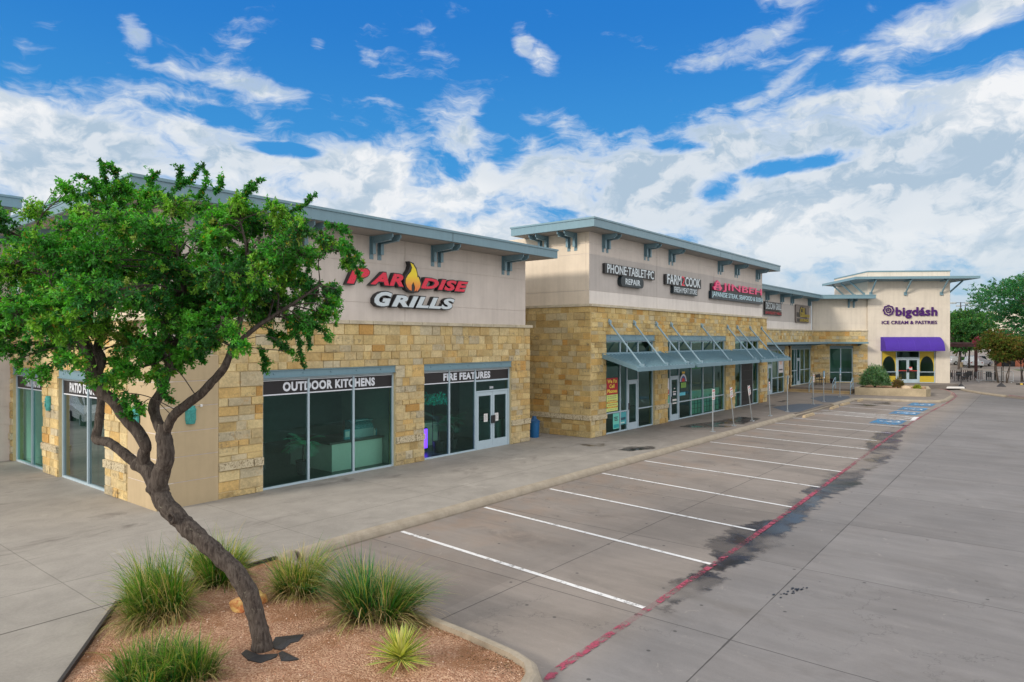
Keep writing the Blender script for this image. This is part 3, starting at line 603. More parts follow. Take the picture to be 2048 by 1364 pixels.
# ------------------------------------------------------------------ wall builders
PAL = [(srgb(212, 194, 150), 6), (srgb(206, 184, 134), 6), (srgb(198, 180, 140), 5), (srgb(196, 186, 160), 2.2), (srgb(204, 174, 118), 4), (srgb(190, 178, 150), 1.5), (srgb(194, 154, 94), 1.0), (srgb(190, 166, 118), 4)]
PAL_W = [w for _, w in PAL]
def stone_wall(bld, fr, s0, s1, z0, z1, holes=(), ledge=(.72, .95), name='stone_wall', ends=(0, 0), tint=1.0, thick=.30, hue=None):
    """ashlar veneer: every block its own slightly proud face; holes = (s0, s1, zbottom, ztop)"""
    g = MB(fr); L = MB(fr)
    cuts = sorted(set([z0, z1] + ([ledge[0], ledge[1]] if ledge else []) + [h[3] for h in holes] + [h[2] for h in holes if h[2] > z0]))
    rows = []
    for a, b in zip(cuts[:-1], cuts[1:]):
        z = a
        while b - z > .34:
            h = random.choice([.16, .22, .25, .28, .31]); 
            if b - z - h < .12: break
            rows.append((z, z + h)); z += h
        rows.append((z, b))
    for a, b in rows:
        isl = ledge and abs(a - ledge[0]) < 1e-6
        free = [(s0, s1)]
        for h in holes:
            if a < h[3] - 1e-6 and b > h[2] + 1e-6:
                nf = []
                for p, q in free:
                    if h[0] > p: nf.append((p, min(q, h[0])))
                    if h[1] < q: nf.append((max(p, h[1]), q))
                free = [x for x in nf if x[1] - x[0] > .02]
        for p, q in free:
            s = p
            while s < q - 1e-6:
                w = random.uniform(.26, .66) if not isl else random.uniform(.5, 1.1)
                if q - s - w < .2: w = q - s
                c = random.choices([x for x, _ in PAL], PAL_W)[0]; k = random.uniform(.88, 1.08) * tint; c = tuple(min(1, x * k) for x in c)
                if hue: c = tuple(x * y for x, y in zip(c, hue))
                j = .006; n1 = random.uniform(.014, .048) if not isl else random.uniform(.07, .085); e = .010
                vs = [(s + j, 0, a + j), (s + w - j, 0, a + j), (s + w - j, 0, b - j), (s + j, 0, b - j), (s + j + e, n1, a + j + e), (s + w - j - e, n1, a + j + e), (s + w - j - e, n1, b - j - e), (s + j + e, n1, b - j - e)]
                (L if isl else g).add(vs, [(4, 5, 6, 7), (0, 1, 5, 4), (1, 2, 6, 5), (2, 3, 7, 6), (3, 0, 4, 7)], c); s += w
    back = MB(fr)
    xs = sorted(set([s0, s1] + [h[0] for h in holes] + [h[1] for h in holes]))
    for p, q in zip(xs[:-1], xs[1:]):
        zs = [(z0, z1)]
        for h in holes:
            if p >= h[0] - 1e-6 and q <= h[1] + 1e-6:
                zs = [(h[3], z1)] + ([(z0, h[2])] if h[2] > z0 else [])
        for a, b in zs:
            if b > a: back.box(p, q, -thick, .004, a, b)
    o = back.build(name, M['mortar'], bld)
    g.build('stone_facing', M['stone'], o, recalc=False)
    if L.v: L.build('stone_ledge', M['ledge'], o, recalc=False)
    return o
def stone_cap(bld, fr, s0, s1, z, n0=-.25, n1=.09, h=.11):
    g = MB(fr); s = s0
    while s < s1 - 1e-6:
        w = random.uniform(.9, 1.4)
        if s1 - s - w < .4: w = s1 - s
        g.bevbox(s + .004, s + w - .004, n0, n1, z, z + h, .012); s += w
    return g.build('stone_cap', M['cap'], bld)
STU = {'warm': srgb(218, 206, 190), 'grey': srgb(212, 203, 197), 'band': srgb(190, 184, 181), 'pale': srgb(226, 220, 216), 'tan': srgb(186, 168, 138), 'cream': srgb(216, 208, 196)}
def stucco_wall(bld, fr, s0, s1, zs, vj=(), cols='grey', thick=.22, name='stucco_wall', hole=()):
    """panels between reveal joints; zs joint heights bottom to top, cols one name or one per row"""
    g = MB(fr); ss = sorted([s0, s1] + list(vj)); t = .011
    g.box(s0 + .001, s1 - .001, -thick, -.014, zs[0] + .001, zs[-1] - .001, STU['grey'] if isinstance(cols, str) else STU[cols[0]])
    for i, (a, b) in enumerate(zip(zs[:-1], zs[1:])):
        c = STU[cols if isinstance(cols, str) else cols[i]]
        for p, q in zip(ss[:-1], ss[1:]):
            e0 = 0 if p == s0 else t; e1 = 0 if q == s1 else t; f0 = 0 if a == zs[0] else t; f1 = 0 if b == zs[-1] else t
            g.box(p + e0, q - e1, -.013, 0, a + f0, b - f1, c)
    return g.build(name, M['stucco'], bld)
def header(par, fr, s0, s1, z0, z1, n=.0):
    g = MB(fr); g.box(s0, s1, -.12, n, z0, z1); g.box(s0, s1, -.12, n + .035, z0 - .0, z0 + .02); g.box(s0, s1, -.12, n + .035, z1 - .02, z1)
    k = max(2, int((s1 - s0) / .95))
    for i in range(k):
        s = s0 + (i + .35) * (s1 - s0) / k; zc = (z0 + z1) / 2 + .01
        g.add([(s + .028 * math.cos(a), n, zc + .028 * math.sin(a)) for a in np.linspace(0, 2 * math.pi, 7)[:-1]] + [(s + .02 * math.cos(a), n + .025, zc + .02 * math.sin(a)) for a in np.linspace(0, 2 * math.pi, 7)[:-1]], [tuple(range(6, 12))] + [(i, (i + 1) % 6, 6 + (i + 1) % 6, 6 + i) for i in range(6)])
    return g.build('header', M['blue'], par)
def text_mesh(txt, fr, s0, s1, z0, z1, n0, n1, bold=.0, shear=0., keep=False):
    """lettering as thick mesh letters fitted into s0..s1, z0..z1"""
    cu = bpy.data.curves.new('t', 'FONT'); cu.body = txt; cu.offset = bold; cu.shear = shear; cu.resolution_u = 3; cu.space_character = 1 + bold * 2.2
    ob = bpy.data.objects.new('t', cu); sc.collection.objects.link(ob); bpy.context.view_layer.update()
    me = ob.to_mesh(); V_ = [v.co.copy() for v in me.vertices]; F = [tuple(p.vertices) for p in me.polygons]
    ec = {}
    for f in F:
        for a, b in zip(f, f[1:] + f[:1]): ec[(a, b)] = 1
    edge = [e for e in ec if (e[1], e[0]) not in ec]
    ob.to_mesh_clear(); bpy.data.objects.remove(ob); bpy.data.curves.remove(cu)
    xs = [v.x for v in V_]; ys = [v.y for v in V_]; ax = (s1 - s0) / (max(xs) - min(xs)); ay = (z1 - z0) / (max(ys) - min(ys))
    P = [(s0 + (v.x - min(xs)) * ax, z0 + (v.y - min(ys)) * ay) for v in V_]; k = len(P)
    vs = [(a, n1, b) for a, b in P] + [(a, n0, b) for a, b in P]
    fs = list(F) + [(a, b, b + k, a + k) for a, b in edge]
    return vs, fs
def text(name, txt, fr, s0, s1, z0, z1, n0, n1, mat, parent, bold=.02, shear=0., col=None, **tags):
    g = MB(fr); vs, fs = text_mesh(txt, fr, s0, s1, z0, z1, n0, n1, bold, shear); g.add(vs, fs, col)
    return g.build(name, mat, parent, recalc=False, **tags)
_GL = None
def storefront(bld, fr, s0, s1, z0, z1, mull, bars=(), n=-.13, w=.055, doors=(), banner=None, glass='glass', name='window', hd=None, frame='alu'):
    """one glazed opening: frame with mullions and bars, pane, optional header, banner with lettering"""
    g = MB(fr); d = .05
    top = z1 if not hd else hd
    g.box(s0, s0 + w, n - d, n + d, z0, top); g.box(s1 - w, s1, n - d, n + d, z0, top)
    g.box(s0 + w, s1 - w, n - d, n + d, z0, z0 + w); g.box(s0 + w, s1 - w, n - d, n + d, top - w, top)
    for a in mull: g.box(a - w / 2, a + w / 2, n - d + .002, n + d + .002, z0 + w, top - w)
    for z, a, b in bars: g.box(a, b, n - d + .004, n + d - .004, z - w / 2, z + w / 2)
    o = g.build(name, M[frame], bld)
    p = MB(fr); p.add([(s0 + w, n, z0 + w), (s1 - w, n, z0 + w), (s1 - w, n, top - w), (s0 + w, n, top - w)], [(0, 1, 2, 3)]); p.build('pane', M[glass], o, recalc=False)
    if hd: header(o, fr, s0, s1, hd + .0, z1)
    if banner:
        txt, b0, b1, t0, t1 = banner
        q = MB(fr); q.box(s0 + w, s1 - w, n + .004, n + .012, b0, b1); q.build('banner', M['blackp'], o)
        q = MB(fr); q.box(s0 + w, s1 - w, n + .004, n + .014, b0 - .035, b0); q.box(s0 + w, s1 - w, n + .004, n + .014, b1, b1 + .02); q.build('banner_trim', M['letter'], o)
        text('lettering', txt, fr, t0, t1, b0 + .055, b1 - .045, n + .012, n + .016, M['letter'], o, .045)
    return o
def door(bld, fr, s0, s1, z0, z1, n=-.13, leaves=1, transom=None, glass='glass_c', handle='bar', mat='alu'):
    g = MB(fr); w = .06
    g.box(s0, s0 + .05, n - .06, n + .065, z0, z1); g.box(s1 - .05, s1, n - .06, n + .065, z0, z1); g.box(s0 + .05, s1 - .05, n - .06, n + .065, z1 - .05, z1)
    W_ = (s1 - s0 - .1) / leaves
    pan = MB(fr); hn = MB(fr)
    for i in range(leaves):
        a = s0 + .05 + i * W_ + .006; b = a + W_ - .012; st = .1 if W_ > .8 else .085
        g.box(a, a + st, n - .02, n + .045, z0 + .01, z1 - .055); g.box(b - st, b, n - .02, n + .045, z0 + .01, z1 - .055)
        g.box(a + st, b - st, n - .02, n + .045, z0 + .01, z0 + .30); g.box(a + st, b - st, n - .02, n + .045, z1 - .2, z1 - .055)
        pan.add([(a + st, n + .01, z0 + .3), (b - st, n + .01, z0 + .3), (b - st, n + .01, z1 - .2), (a + st, n + .01, z1 - .2)], [(0, 1, 2, 3)])
        hs = (b - .05) if (i == 0 and leaves == 2) else (a + .05)
        hn.box(hs - .045, hs + .045, n + .05, n + .10, z0 + .92, z0 + 1.22)
        hn.box(a + st, b - st, n - .05, n - .02, z0 + 1.02, z0 + 1.07)
    o = g.build('door', M[mat], bld); pan.build('pane', M[glass], o, recalc=False); hn.build('handle', M['dark'], o)
    return o
def roof_slab(bld, x0, x1, y0, y1, z0, z1, name='roof', seams=(), fr=None):
    g = MB(fr)
    g.box(x0, x1, y0, y1, z0, z1 - .07)
    o = g.build(name, M['blue'], bld)
    q = MB(fr); e = .035; q.box(x0 - e, x1 + e, y0 - e, y1 + e, z1 - .07, z1); q.build('roof_cap', M['blue'], o)
    q = MB(fr); q.box(x0 + .12, x1 - .12, y0 + .12, y1 - .12, z0 - .012, z0 - .001); q.build('soffit', M['soffit'], o)
    if seams:
        q = MB(fr)
        for s in seams: q.box(s - .008, s + .008, y0 - .004, y0 + .01, z0, z1 - .07)
        q.build('seam', M['dark'], o)
    return o
def bracket(bld, fr, s, zb, zt, reach, pair=.34, n0=0.0):
    """twin steel outrigger: wall legs and arms running out to the fascia"""
    g = MB(fr)
    for ds in (-pair / 2, pair / 2):
        c = s + ds
        g.box(c - .075, c + .075, n0, n0 + .022, zb, zt)                      # wall plate
        g.box(c - .018, c + .018, n0 + .02, n0 + .15, zb + .16, zt)              # web of the leg
        g.box(c - .06, c + .06, n0 + .15, n0 + .165, zb + .16, zt - .1)
        # arm, tapered at its tip
        pr = [(n0 + .02, zt - .24), (n0 + reach - .12, zt - .20), (n0 + reach, zt - .12), (n0 + reach, zt), (n0 + .02, zt)]
        g.extr(pr, c - .02, c + .02)
        g.extr([(n0 + .1, zt - .255), (n0 + reach - .12, zt - .215), (n0 + reach - .12, zt - .2), (n0 + .1, zt - .24)], c - .055, c + .055)
        g.box(c - .02, c + .02, n0 + .02, n0 + .035, zb + .05, zb + .09)
    return g.build('bracket', M['blue'], bld)
def sconce(bld, fr, s, zc, n=.035):
    g = MB(fr); prof = [(.11, -.225), (.125, -.16), (.125, -.14), (.135, -.13), (.135, .10), (.145, .115), (.145, .15), (.12, .165), (.12, .215), (.10, .225)]
    k = 9; vs = []
    for r, z in prof:
        for i in range(k):
            a = math.pi * i / (k - 1); vs.append((s - r * math.cos(a) * 1.0, n + r * math.sin(a) * .8, zc + z))
    fs = [(i * k + j, i * k + j + 1, (i + 1) * k + j + 1, (i + 1) * k + j) for i in range(len(prof) - 1) for j in range(k - 1)] + [tuple(range(k)), tuple((len(prof) - 1) * k + j for j in range(k - 1, -1, -1))]
    g.add(vs, fs)
    for z in (-.02, .05): g.box(s - .05, s + .05, n + .1, n + .125, zc + z - .015, zc + z + .015)
    g.box(s - .03, s + .03, n + .1, n + .13, zc - .09, zc - .05)
    return g.build('wall_lamp', M['verdigris'], bld)
M['verdigris'] = simple('verdigris_ceramic', srgb(62, 150, 146), .55, 0, .35, 14, .3)
def room(bld, x0, x1, y0, y1, h, wallc, floorc, z0=.012):
    fl = MB(); fl.box(x0, x1, y0, y1, z0 - .01, z0); fl.build('interior_floor', floorc, bld)
    w = MB(); w.box(x0, x1, y1 - .05, y1, z0, h); w.box(x0, x0 + .05, y0, y1 - .05, z0, h); w.box(x1 - .05, x1, y0, y1 - .05, z0, h); w.box(x0, x1, y0, y1, h, h + .05); w.build('interior_wall', wallc, bld)
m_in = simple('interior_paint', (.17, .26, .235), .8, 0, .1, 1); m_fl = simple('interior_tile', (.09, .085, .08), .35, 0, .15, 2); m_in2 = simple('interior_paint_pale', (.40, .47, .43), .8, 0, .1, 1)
# ------------------------------------------------------------------ corner shop (nearest block)
F1 = Frame(0, 17.04, 0); S1 = Frame(7.4, 28.2, -90)
b1 = thing('shop_building', 'corner shop block with tan stone base and blue steel eave behind the leaning tree', 'building', (14, 20, 0))
stone_wall(b1, F1, 8.95, 22.27, 0, 4.65, holes=[(10.23, 15.0, 0, 3.31), (16.3, 21.06, 0, 3.31)])
stone_cap(b1, F1, 7.66, 22.38, 4.65)
stone_wall(b1, S1, 0, 9.53, 0, 4.65, holes=[(.27, 3.25, 0, 3.22), (4.62, 8.12, 0, 3.26)], tint=1.06)
stone_cap(b1, S1, 0, 10.9, 4.65)
# end return beside the passage
E1 = Frame(22.27, 17.04, 90); stone_wall(b1, E1, 0, 4.2, 0, 4.65, ledge=(.72, .95))
# stucco corner pier
pj = [0, .62, 1.245, 1.87, 2.49, 3.12, 3.75]
stucco_wall(b1, F1.shift(.03), 7.4, 8.95, pj, cols='tan', name='corner_pier', thick=.4)
stucco_wall(b1, Frame(7.4 - .001, 28.2, -90), 9.53, 11.19 - .0, pj, cols='tan', name='corner_pier', thick=.4)
g = MB(); g.box(7.42, 8.93, 17.04, 18.6, 3.7, 3.76); g.build('pier_cap', M['cap'], b1)
UF1 = Frame(0, 17.28, 0); US1 = Frame(7.64, 28.2, -90)
stucco_wall(b1, UF1, 7.655, 22.3, [3.76, 5.35, 6.63, 7.06, 7.52], vj=(15.64,), cols='grey', name='upper_wall')
stucco_wall(b1, US1, 0, 10.905, [3.76, 5.35, 6.63, 7.06, 7.52], vj=(5.4,), cols='warm', name='upper_wall')
stucco_wall(b1, Frame(22.3, 17.29, 90), 0, 8, [4.7, 5.35, 6.63, 7.06, 7.52], cols='grey', name='upper_wall')
roof_slab(b1, 6.45, 22.93, 16.1, 28.2, 7.50, 7.87, seams=(16.75,))
for s in (8.7, 11.5, 14.36, 17.1, 21.0): bracket(b1, UF1, s, 6.75, 7.50, 1.05, .33)
for s in (10.1, 7.2, 4.3, 1.6): bracket(b1, US1, s, 6.75, 7.50, 1.05, .33)
storefront(b1, F1, 10.23, 15.0, 0, 3.31, (11.75, 13.38), hd=3.09, banner=('OUTDOOR KITCHENS', 2.63, 3.0, 10.92, 14.24))
storefront(b1, F1, 16.3, 21.06, 0, 3.31, (17.64, 19.03), bars=((2.60, 19.06, 21.0),), hd=3.09, banner=('FIRE FEATURES', 2.63, 3.0, 17.36, 19.92))
door(b1, F1, 19.06, 21.0, .02, 2.22, leaves=2)
sf = storefront(b1, S1, .27, 3.25, 0, 3.22, (1.86,), hd=2.98, banner=('TIKI HUTS', 2.54, 2.92, 1.1, 2.55))
sf = storefront(b1, S1, 4.62, 8.12, 0, 3.26, (6.62,), hd=3.0, banner=('PATIO FURNITURE', 2.54, 2.93, 5.15, 7.9), glass='glass_r')
sconce(b1, S1, 3.9, 2.2); sconce(b1, S1, 10.15, 2.26, .03); sconce(b1, F1.shift(.03), 8.22, 2.27, 0)
g = MB(F1.shift(.03)); g.lathe([(.03, 2.46), (.03, 2.52)], 8.48, .04, 8); g.box(8.46, 8.5, 0, .05, 2.47, 2.51); g.build('wall_camera', M['white'], b1)
nt_ = MB(F1); nt_.box(19.52, 19.74, -.095, -.09, 1.02, 1.33, (.75, .75, .75)); nt_.box(20.16, 20.38, -.095, -.09, 1.0, 1.31, (.75, .75, .75))
for s0 in (19.55, 20.19):
    for k in range(6): nt_.box(s0, s0 + .15 - (k % 3) * .02, -.0895, -.088, 1.08 + k * .036, 1.09 + k * .036, (.2, .2, .22))
nt_.build('door_notice', M['attr'], b1)
text('address_number', '3000', F1, 19.88, 20.10, 2.27, 2.36, -.118, -.114, M['letter'], b1, .02)
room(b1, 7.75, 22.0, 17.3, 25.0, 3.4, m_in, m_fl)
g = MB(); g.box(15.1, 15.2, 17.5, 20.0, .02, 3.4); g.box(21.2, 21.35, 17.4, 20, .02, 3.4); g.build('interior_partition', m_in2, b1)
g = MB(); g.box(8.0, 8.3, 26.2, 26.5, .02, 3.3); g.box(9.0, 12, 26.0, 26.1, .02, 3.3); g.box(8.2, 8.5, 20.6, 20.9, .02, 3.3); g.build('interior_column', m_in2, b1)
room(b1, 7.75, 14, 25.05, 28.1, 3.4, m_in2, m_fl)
# wall-mounted box at the passage
g = MB(); g.box(22.33, 22.5, 17.5, 17.9, 6.05, 6.3); g.build('electrical_box', M['galv'], b1)

# ------------------------------------------------------------------ far-left block
b0 = thing('shop_building', 'beige block at the left picture edge with a blue eave seen above the tree', 'building', (4, 30, 0))
F0 = Frame(0, 28.2, 0)
stucco_wall(b0, F0, 5.9, 7.40, [0, .62, 1.25, 1.87, 2.5, 3.12, 3.75, 5.0, 6.3, 7.4, 8.6], cols='grey', name='pier', thick=1.6)
stucco_wall(b0, F0, -6, 5.89, [3.75, 5.0, 6.3, 7.4, 8.6], cols='grey', thick=.3)
stucco_wall(b0, F0, -6, -4.6, [0, .62, 1.25, 1.87, 2.5, 3.12, 3.74], cols='grey', name='pier', thick=1.2)
g = MB(); g.box(7.0, 7.38, 28.3, 34, 7.9, 8.6, STU['grey']); g.build('side_wall', M['stucco'], b0)
roof_slab(b0, -7, 7.48, 27.3, 34.5, 8.6, 8.98)

# ------------------------------------------------------------------ middle block
F2 = Frame(0, 15.45, 0); S2 = Frame(24.46, 22.0, -90)
b2 = thing('shop_building', 'taller middle shop block with three storefronts under blue metal canopies', 'building', (35, 19, 0))
H2 = [(25.67, 30.24, 0, 4.38), (31.66, 39.3, 0, 4.38), (40.75, 45.1, 0, 4.38)]
stone_wall(b2, F2, 24.46, 46.5, 0, 5.58, holes=H2, tint=.98, hue=(1, .97, .86))
stone_wall(b2, S2, 0, 6.55, 0, 5.58, tint=.93, hue=(1, .97, .86))
stone_cap(b2, F2, 24.4, 46.6, 5.58); stone_cap(b2, S2, 0, 6.5, 5.58)
UF2 = Frame(0, 15.71, 0); US2 = Frame(24.74, 22.0, -90)
stucco_wall(b2, UF2, 24.755, 46.4, [5.68, 6.28, 7.86, 8.32, 8.82], vj=(31.0, 38.2), cols=['pale', 'band', 'grey', 'grey'], name='upper_wall')
stucco_wall(b2, US2, 0, 6.275, [5.68, 6.28, 7.86, 8.32, 8.82], vj=(6.12,), cols='warm', name='upper_wall')
stucco_wall(b2, Frame(46.4, 15.72, 90), 0, 8, [5.0, 6.28, 7.86, 8.32, 8.82], cols='grey', name='upper_wall')
stone_wall(b2, Frame(46.5, 15.45, 90), 0, 2, 0, 5.58)
roof_slab(b2, 23.72, 47.4, 14.83, 19.2, 8.81, 9.20, seams=(37,))
g = MB(); g.box(24.8, 46.3, 19.3, 26, 7.6, 8.6, STU['grey']); g.build('parapet', M['stucco'], b2)
for s in (26.03, 29.9, 32.55, 39.0, 41.66, 45.4): bracket(b2, UF2, s, 8.02, 8.81, .72, .36)
for s in (3.9, 5.42): bracket(b2, US2, s, 8.03, 8.81, .9, .36)
storefront(b2, F2, 25.67, 30.24, 0, 4.38, (27.08, 27.7, 28.74), bars=((3.5, 25.7, 30.2), (.91, 25.7, 27.7), (.91, 28.74, 30.2)), hd=4.12)
storefront(b2, F2, 31.66, 39.3, 0, 4.38, (32.12, 33.17, 34.68, 36.24, 37.8), bars=((3.5, 31.7, 39.28), (.91, 31.7, 32.12), (.91, 33.17, 39.28)), hd=4.12)
storefront(b2, F2, 40.75, 45.1, 0, 4.38, (42.03, 43.1, 44.1), bars=((3.5, 40.8, 45.08), (.91, 40.8, 42.03), (.91, 44.1, 45.08)), hd=4.12)
door(b2, F2, 27.72, 28.72, .02, 2.30); door(b2, F2, 32.14, 33.15, .02, 2.30)
g = MB(F2); g.box(42.08, 44.05, -.10, -.07, .05, 3.3, (.008, .008, .01))
for k in range(12): g.box(42.25 + k * .15, 42.27 + k * .15, -.07, -.06, .3, 2.7, (.02, .02, .024))
for z in (.9, 1.6, 2.2): g.box(42.2, 43.95, -.07, -.058, z, z + .03, (.025, .025, .03))
g.build('security_shutter', M['attr'], b2)
def canopy(bld, s0, s1, rods, fr):
    g = MB(fr); a, b = (0.0, 3.50), (1.73, 2.99)
    g.extr([(0, 3.50), (1.73, 2.99), (1.73, 2.955), (0, 3.465)], s0 + .04, s1 - .04)
    n = int((s1 - s0) / .30)
    for i in range(n + 1):
        s = s0 + .05 + i * (s1 - s0 - .1) / n; g.extr([(0, 3.55), (1.70, 3.05), (1.70, 2.99), (0, 3.50)], s - .018, s + .018)
    o = g.build('canopy', M['blue'], bld)
    q = MB(fr); q.box(s0, s1, 1.73, 1.78, 2.83, 3.0); q.extr([(0, 3.56), (1.73, 3.05), (1.73, 2.86), (0, 3.37)], s0 - .0, s0 + .04); q.extr([(0, 3.56), (1.73, 3.05), (1.73, 2.86), (0, 3.37)], s1 - .04, s1)
    q.box(s0 + .04, s1 - .04, .0, .03, 3.46, 3.60); q.build('canopy_fascia', M['blue'], o)
    q = MB(fr)
    for i in range(int((s1 - s0) / .9) + 1): s = s0 + .1 + i * .9; q.extr([(.02, 3.44), (1.7, 2.94), (1.7, 2.86), (.02, 3.36)], min(s, s1 - .1), min(s, s1 - .1) + .04)
    q.build('purlin', M['blue'], o)
    for s in rods:
        r = MB(fr); r.tube([(s, .02, 4.95), (s + .06, 1.6, 3.06)], .042, 8); r.box(s - .05, s + .05, .035, .06, 4.83, 5.07); r.tube([(s, .03, 4.95), (s, .13, 4.95)], .075, 10); r.box(s + .02, s + .1, 1.5, 1.72, 2.99, 3.14)
        r.build('tie_rod', M['blue_l'], o)
canopy(b2, 25.3, 30.95, (25.88, 28.1, 30.32), F2); canopy(b2, 31.25, 39.95, (31.95, 35.72, 39.45), F2); canopy(b2, 40.3, 45.85, (41.0, 43.2, 45.32), F2)
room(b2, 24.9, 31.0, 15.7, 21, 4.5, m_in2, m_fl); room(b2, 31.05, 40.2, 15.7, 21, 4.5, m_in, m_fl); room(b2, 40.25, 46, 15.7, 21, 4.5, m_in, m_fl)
m_teal = simple('frosted_film', srgb(120, 178, 158), .5, 0, .15, 1.0)
g = MB()                                             # pale shelving backs seen through the lower panes
g.box(35.1, 39.2, 15.80, 15.84, .06, 1.35); g.box(40.85, 42.0, 15.80, 15.84, .06, 1.3); g.box(44.15, 45.0, 15.8, 15.84, .06, 1.25); o = g.build('shelving_back', m_teal, b2)
g = MB()
for k in range(10):
    x = 35.2 + k * .43; g.box(x, x + .02, 15.78, 15.797, .1, 1.0)
for z in (.35, .62): g.box(35.1, 39.2, 15.775, 15.78, z, z + .02)
g.build('shelving_wire', M['dark'], o)
# posters and decals
def decal(bld, fr, s0, s1, z0, z1, c, n=-.118, name='poster', kids=()):
    g = MB(fr); g.box(s0, s1, n, n + .004, z0, z1, c)
    for q in kids: g.box(q[0], q[1], n + .004, n + .006, q[2], q[3], q[4])
    return g.build(name, M['attr'], bld)
redp, yel, lime = srgb(190, 20, 40), srgb(255, 232, 90), srgb(214, 232, 130)
P1 = thing('window_poster', 'red and lime phone repair poster with yellow lettering in the first storefront window', 'poster', (26.4, 15.55, 1.0))
decal(P1, F2, 25.92, 26.9, 1.72, 2.46, redp)
for t, z in (('We Fix', 2.23), ('Cell', 2.01), ('Phones', 1.79)): text('lettering', t, F2, 25.99 if t != 'Cell' else 26.17, 26.83 if t != 'Cell' else 26.6, z, z + .17, -.114, -.110, M['attr'], P1, .03, col=yel)
decal(P1, F2, 25.92, 26.9, .98, 1.715, lime, name='price_sheet', kids=[(25.94, 26.88, 1.34, 1.40, redp), (25.94, 26.88, 1.13, 1.19, redp)])
g = MB(F2)
for z, c, n_ in ((1.62, (.4, .42, .2), 5), (1.54, (.4, .42, .2), 4), (1.425, redp, 6), (1.352, yel, 6), (1.235, redp, 6), (1.142, yel, 6), (1.03, (.4, .42, .2), 4)):   # illegible small print
    for k in range(n_): g.box(26.02 + k * .78 / n_, 26.02 + (k + .7 + .2 * (k % 2)) * .78 / n_, -.1135, -.111, z + .008, z + .04, c)
g.build('small_print', M['attr'], P1)
decal(b2, F2, 26.47, 27.03, .16, .86, srgb(110, 205, 190), kids=[(26.52, 26.98, .2, .36, srgb(40, 160, 165)), (26.55, 26.9, .66, .70, (.03, .05, .06)), (26.55, 26.85, .59, .63, (.03, .05, .06)), (26.6, 26.92, .52, .56, (.03, .05, .06))])
decal(b2, F2, 27.12, 27.66, .3, .86, srgb(70, 165, 175), kids=[(27.16, 27.6, .5, .62, srgb(20, 80, 100)), (27.16, 27.5, .35, .41, srgb(190, 220, 215))])
decal(b2, F2, 31.72, 32.08, 1.35, 2.2, srgb(220, 220, 224), kids=[(31.75, 32.05, 1.4, 1.62, srgb(190, 60, 70))]); decal(b2, F2, 31.72, 32.08, .95, 1.3, srgb(110, 190, 160))
decal(b2, F2, 32.42, 32.9, 1.0, 1.1, srgb(225, 225, 225), n=-.10); decal(b2, F2, 32.42, 32.9, .85, .92, srgb(225, 225, 225), n=-.10); decal(b2, F2, 32.45, 32.86, 1.45, 1.5, srgb(225, 225, 225), n=-.10); decal(b2, F2, 32.5, 32.8, 1.3, 1.4, srgb(215, 220, 225), n=-.10); decal(b2, F2, 32.58, 32.72, 1.62, 1.67, srgb(225, 225, 225), n=-.10)
g = MB(F2)                                           # round shop emblem on the pane
for r0, r1, c in ((.30, .40, (.75, .75, .8)), (.2, .30, srgb(40, 80, 150)), (.0, .2, srgb(200, 40, 40))):
    k = 14
    vs = [(33.75 + r * math.cos(math.pi * i / k), -.115, 1.95 + r * math.sin(math.pi * i / k)) for r in (r0, r1) for i in range(k + 1)]
    g.add(vs, [(i, i + 1, k + 2 + i, k + 1 + i) for i in range(k)], c)
g.box(33.45, 34.1, -.118, -.115, 1.62, 1.9, srgb(120, 170, 70)); g.box(33.6, 33.95, -.118, -.115, 2.37, 2.48, srgb(230, 190, 60)); g.build('window_emblem', M['attr'], b2)
decal(b2, F2, 33.3, 34.0, 1.22, 1.38, srgb(90, 200, 220)); decal(b2, F2, 34.8, 36.15, 2.55, 2.95, srgb(20, 150, 50), n=-.2)

# ------------------------------------------------------------------ recessed far block
F3 = Frame(0, 17.2, 0); TH = -55.5; F4 = Frame(64.3, 17.2, TH)
b3 = thing('shop_building', 'lower recessed shop block whose stone front bends beside the raised terrace', 'building', (58, 20, 0))
stone_wall(b3, F3, 46.5, 64.3, 0, 4.92, holes=[(51.9, 56.15, 0, 3.66), (57.8, 63.5, .36, 3.66)], ledge=(1.05, 1.28))
stone_wall(b3, F4, 0, 4.66, .3, 4.92, holes=[(1.39, 3.4, .4, 3.62)], ledge=(1.05, 1.28), tint=1.05)
stone_cap(b3, F3, 46.5, 64.2, 4.92); stone_cap(b3, F4, .05, 4.66, 4.92)
UF3 = Frame(0, 17.38, 0); UF4 = F4.shift(-.16)
stucco_wall(b3, UF3, 46.5, 64.2, [5.0, 5.62, 7.1, 7.8], vj=(55.0,), cols=['pale', 'band', 'grey'], name='upper_wall')
stucco_wall(b3, UF4, -.05, 4.64, [5.0, 5.64, 6.88, 7.45, 7.8], cols='cream', name='upper_wall')
g = MB(); c1 = F4(.4, .95, 0); e1 = F4(4.95, .95, 0); e2 = F4(4.95, -3, 0)
poly = [(46.6, 16.4), (63.6, 16.4), (c1[0] - .05, c1[1] + .0), e1[:2], e2[:2], (66, 24), (46.6, 24)]
g.prism(poly, 7.79, 8.05); o = g.build('roof', M['blue'], b3); g = MB(); g.prism([(x - (.03 if x < 60 else 0), y - .035) for x, y in poly], 8.05, 8.13); g.build('roof_cap', M['blue'], o)
for s in (52.3, 55.8, 58.45, 63.4): bracket(b3, UF3, s, 7.02, 7.8, .85, .4)
bracket(b3, UF4, 3.3, 7.02, 7.8, .9, .42)
storefront(b3, F3, 51.9, 56.15, 0, 3.66, (52.3, 53.3, 54.74), bars=((1.2, 53.3, 56.1), (2.25, 52.3, 53.3)), hd=3.4)
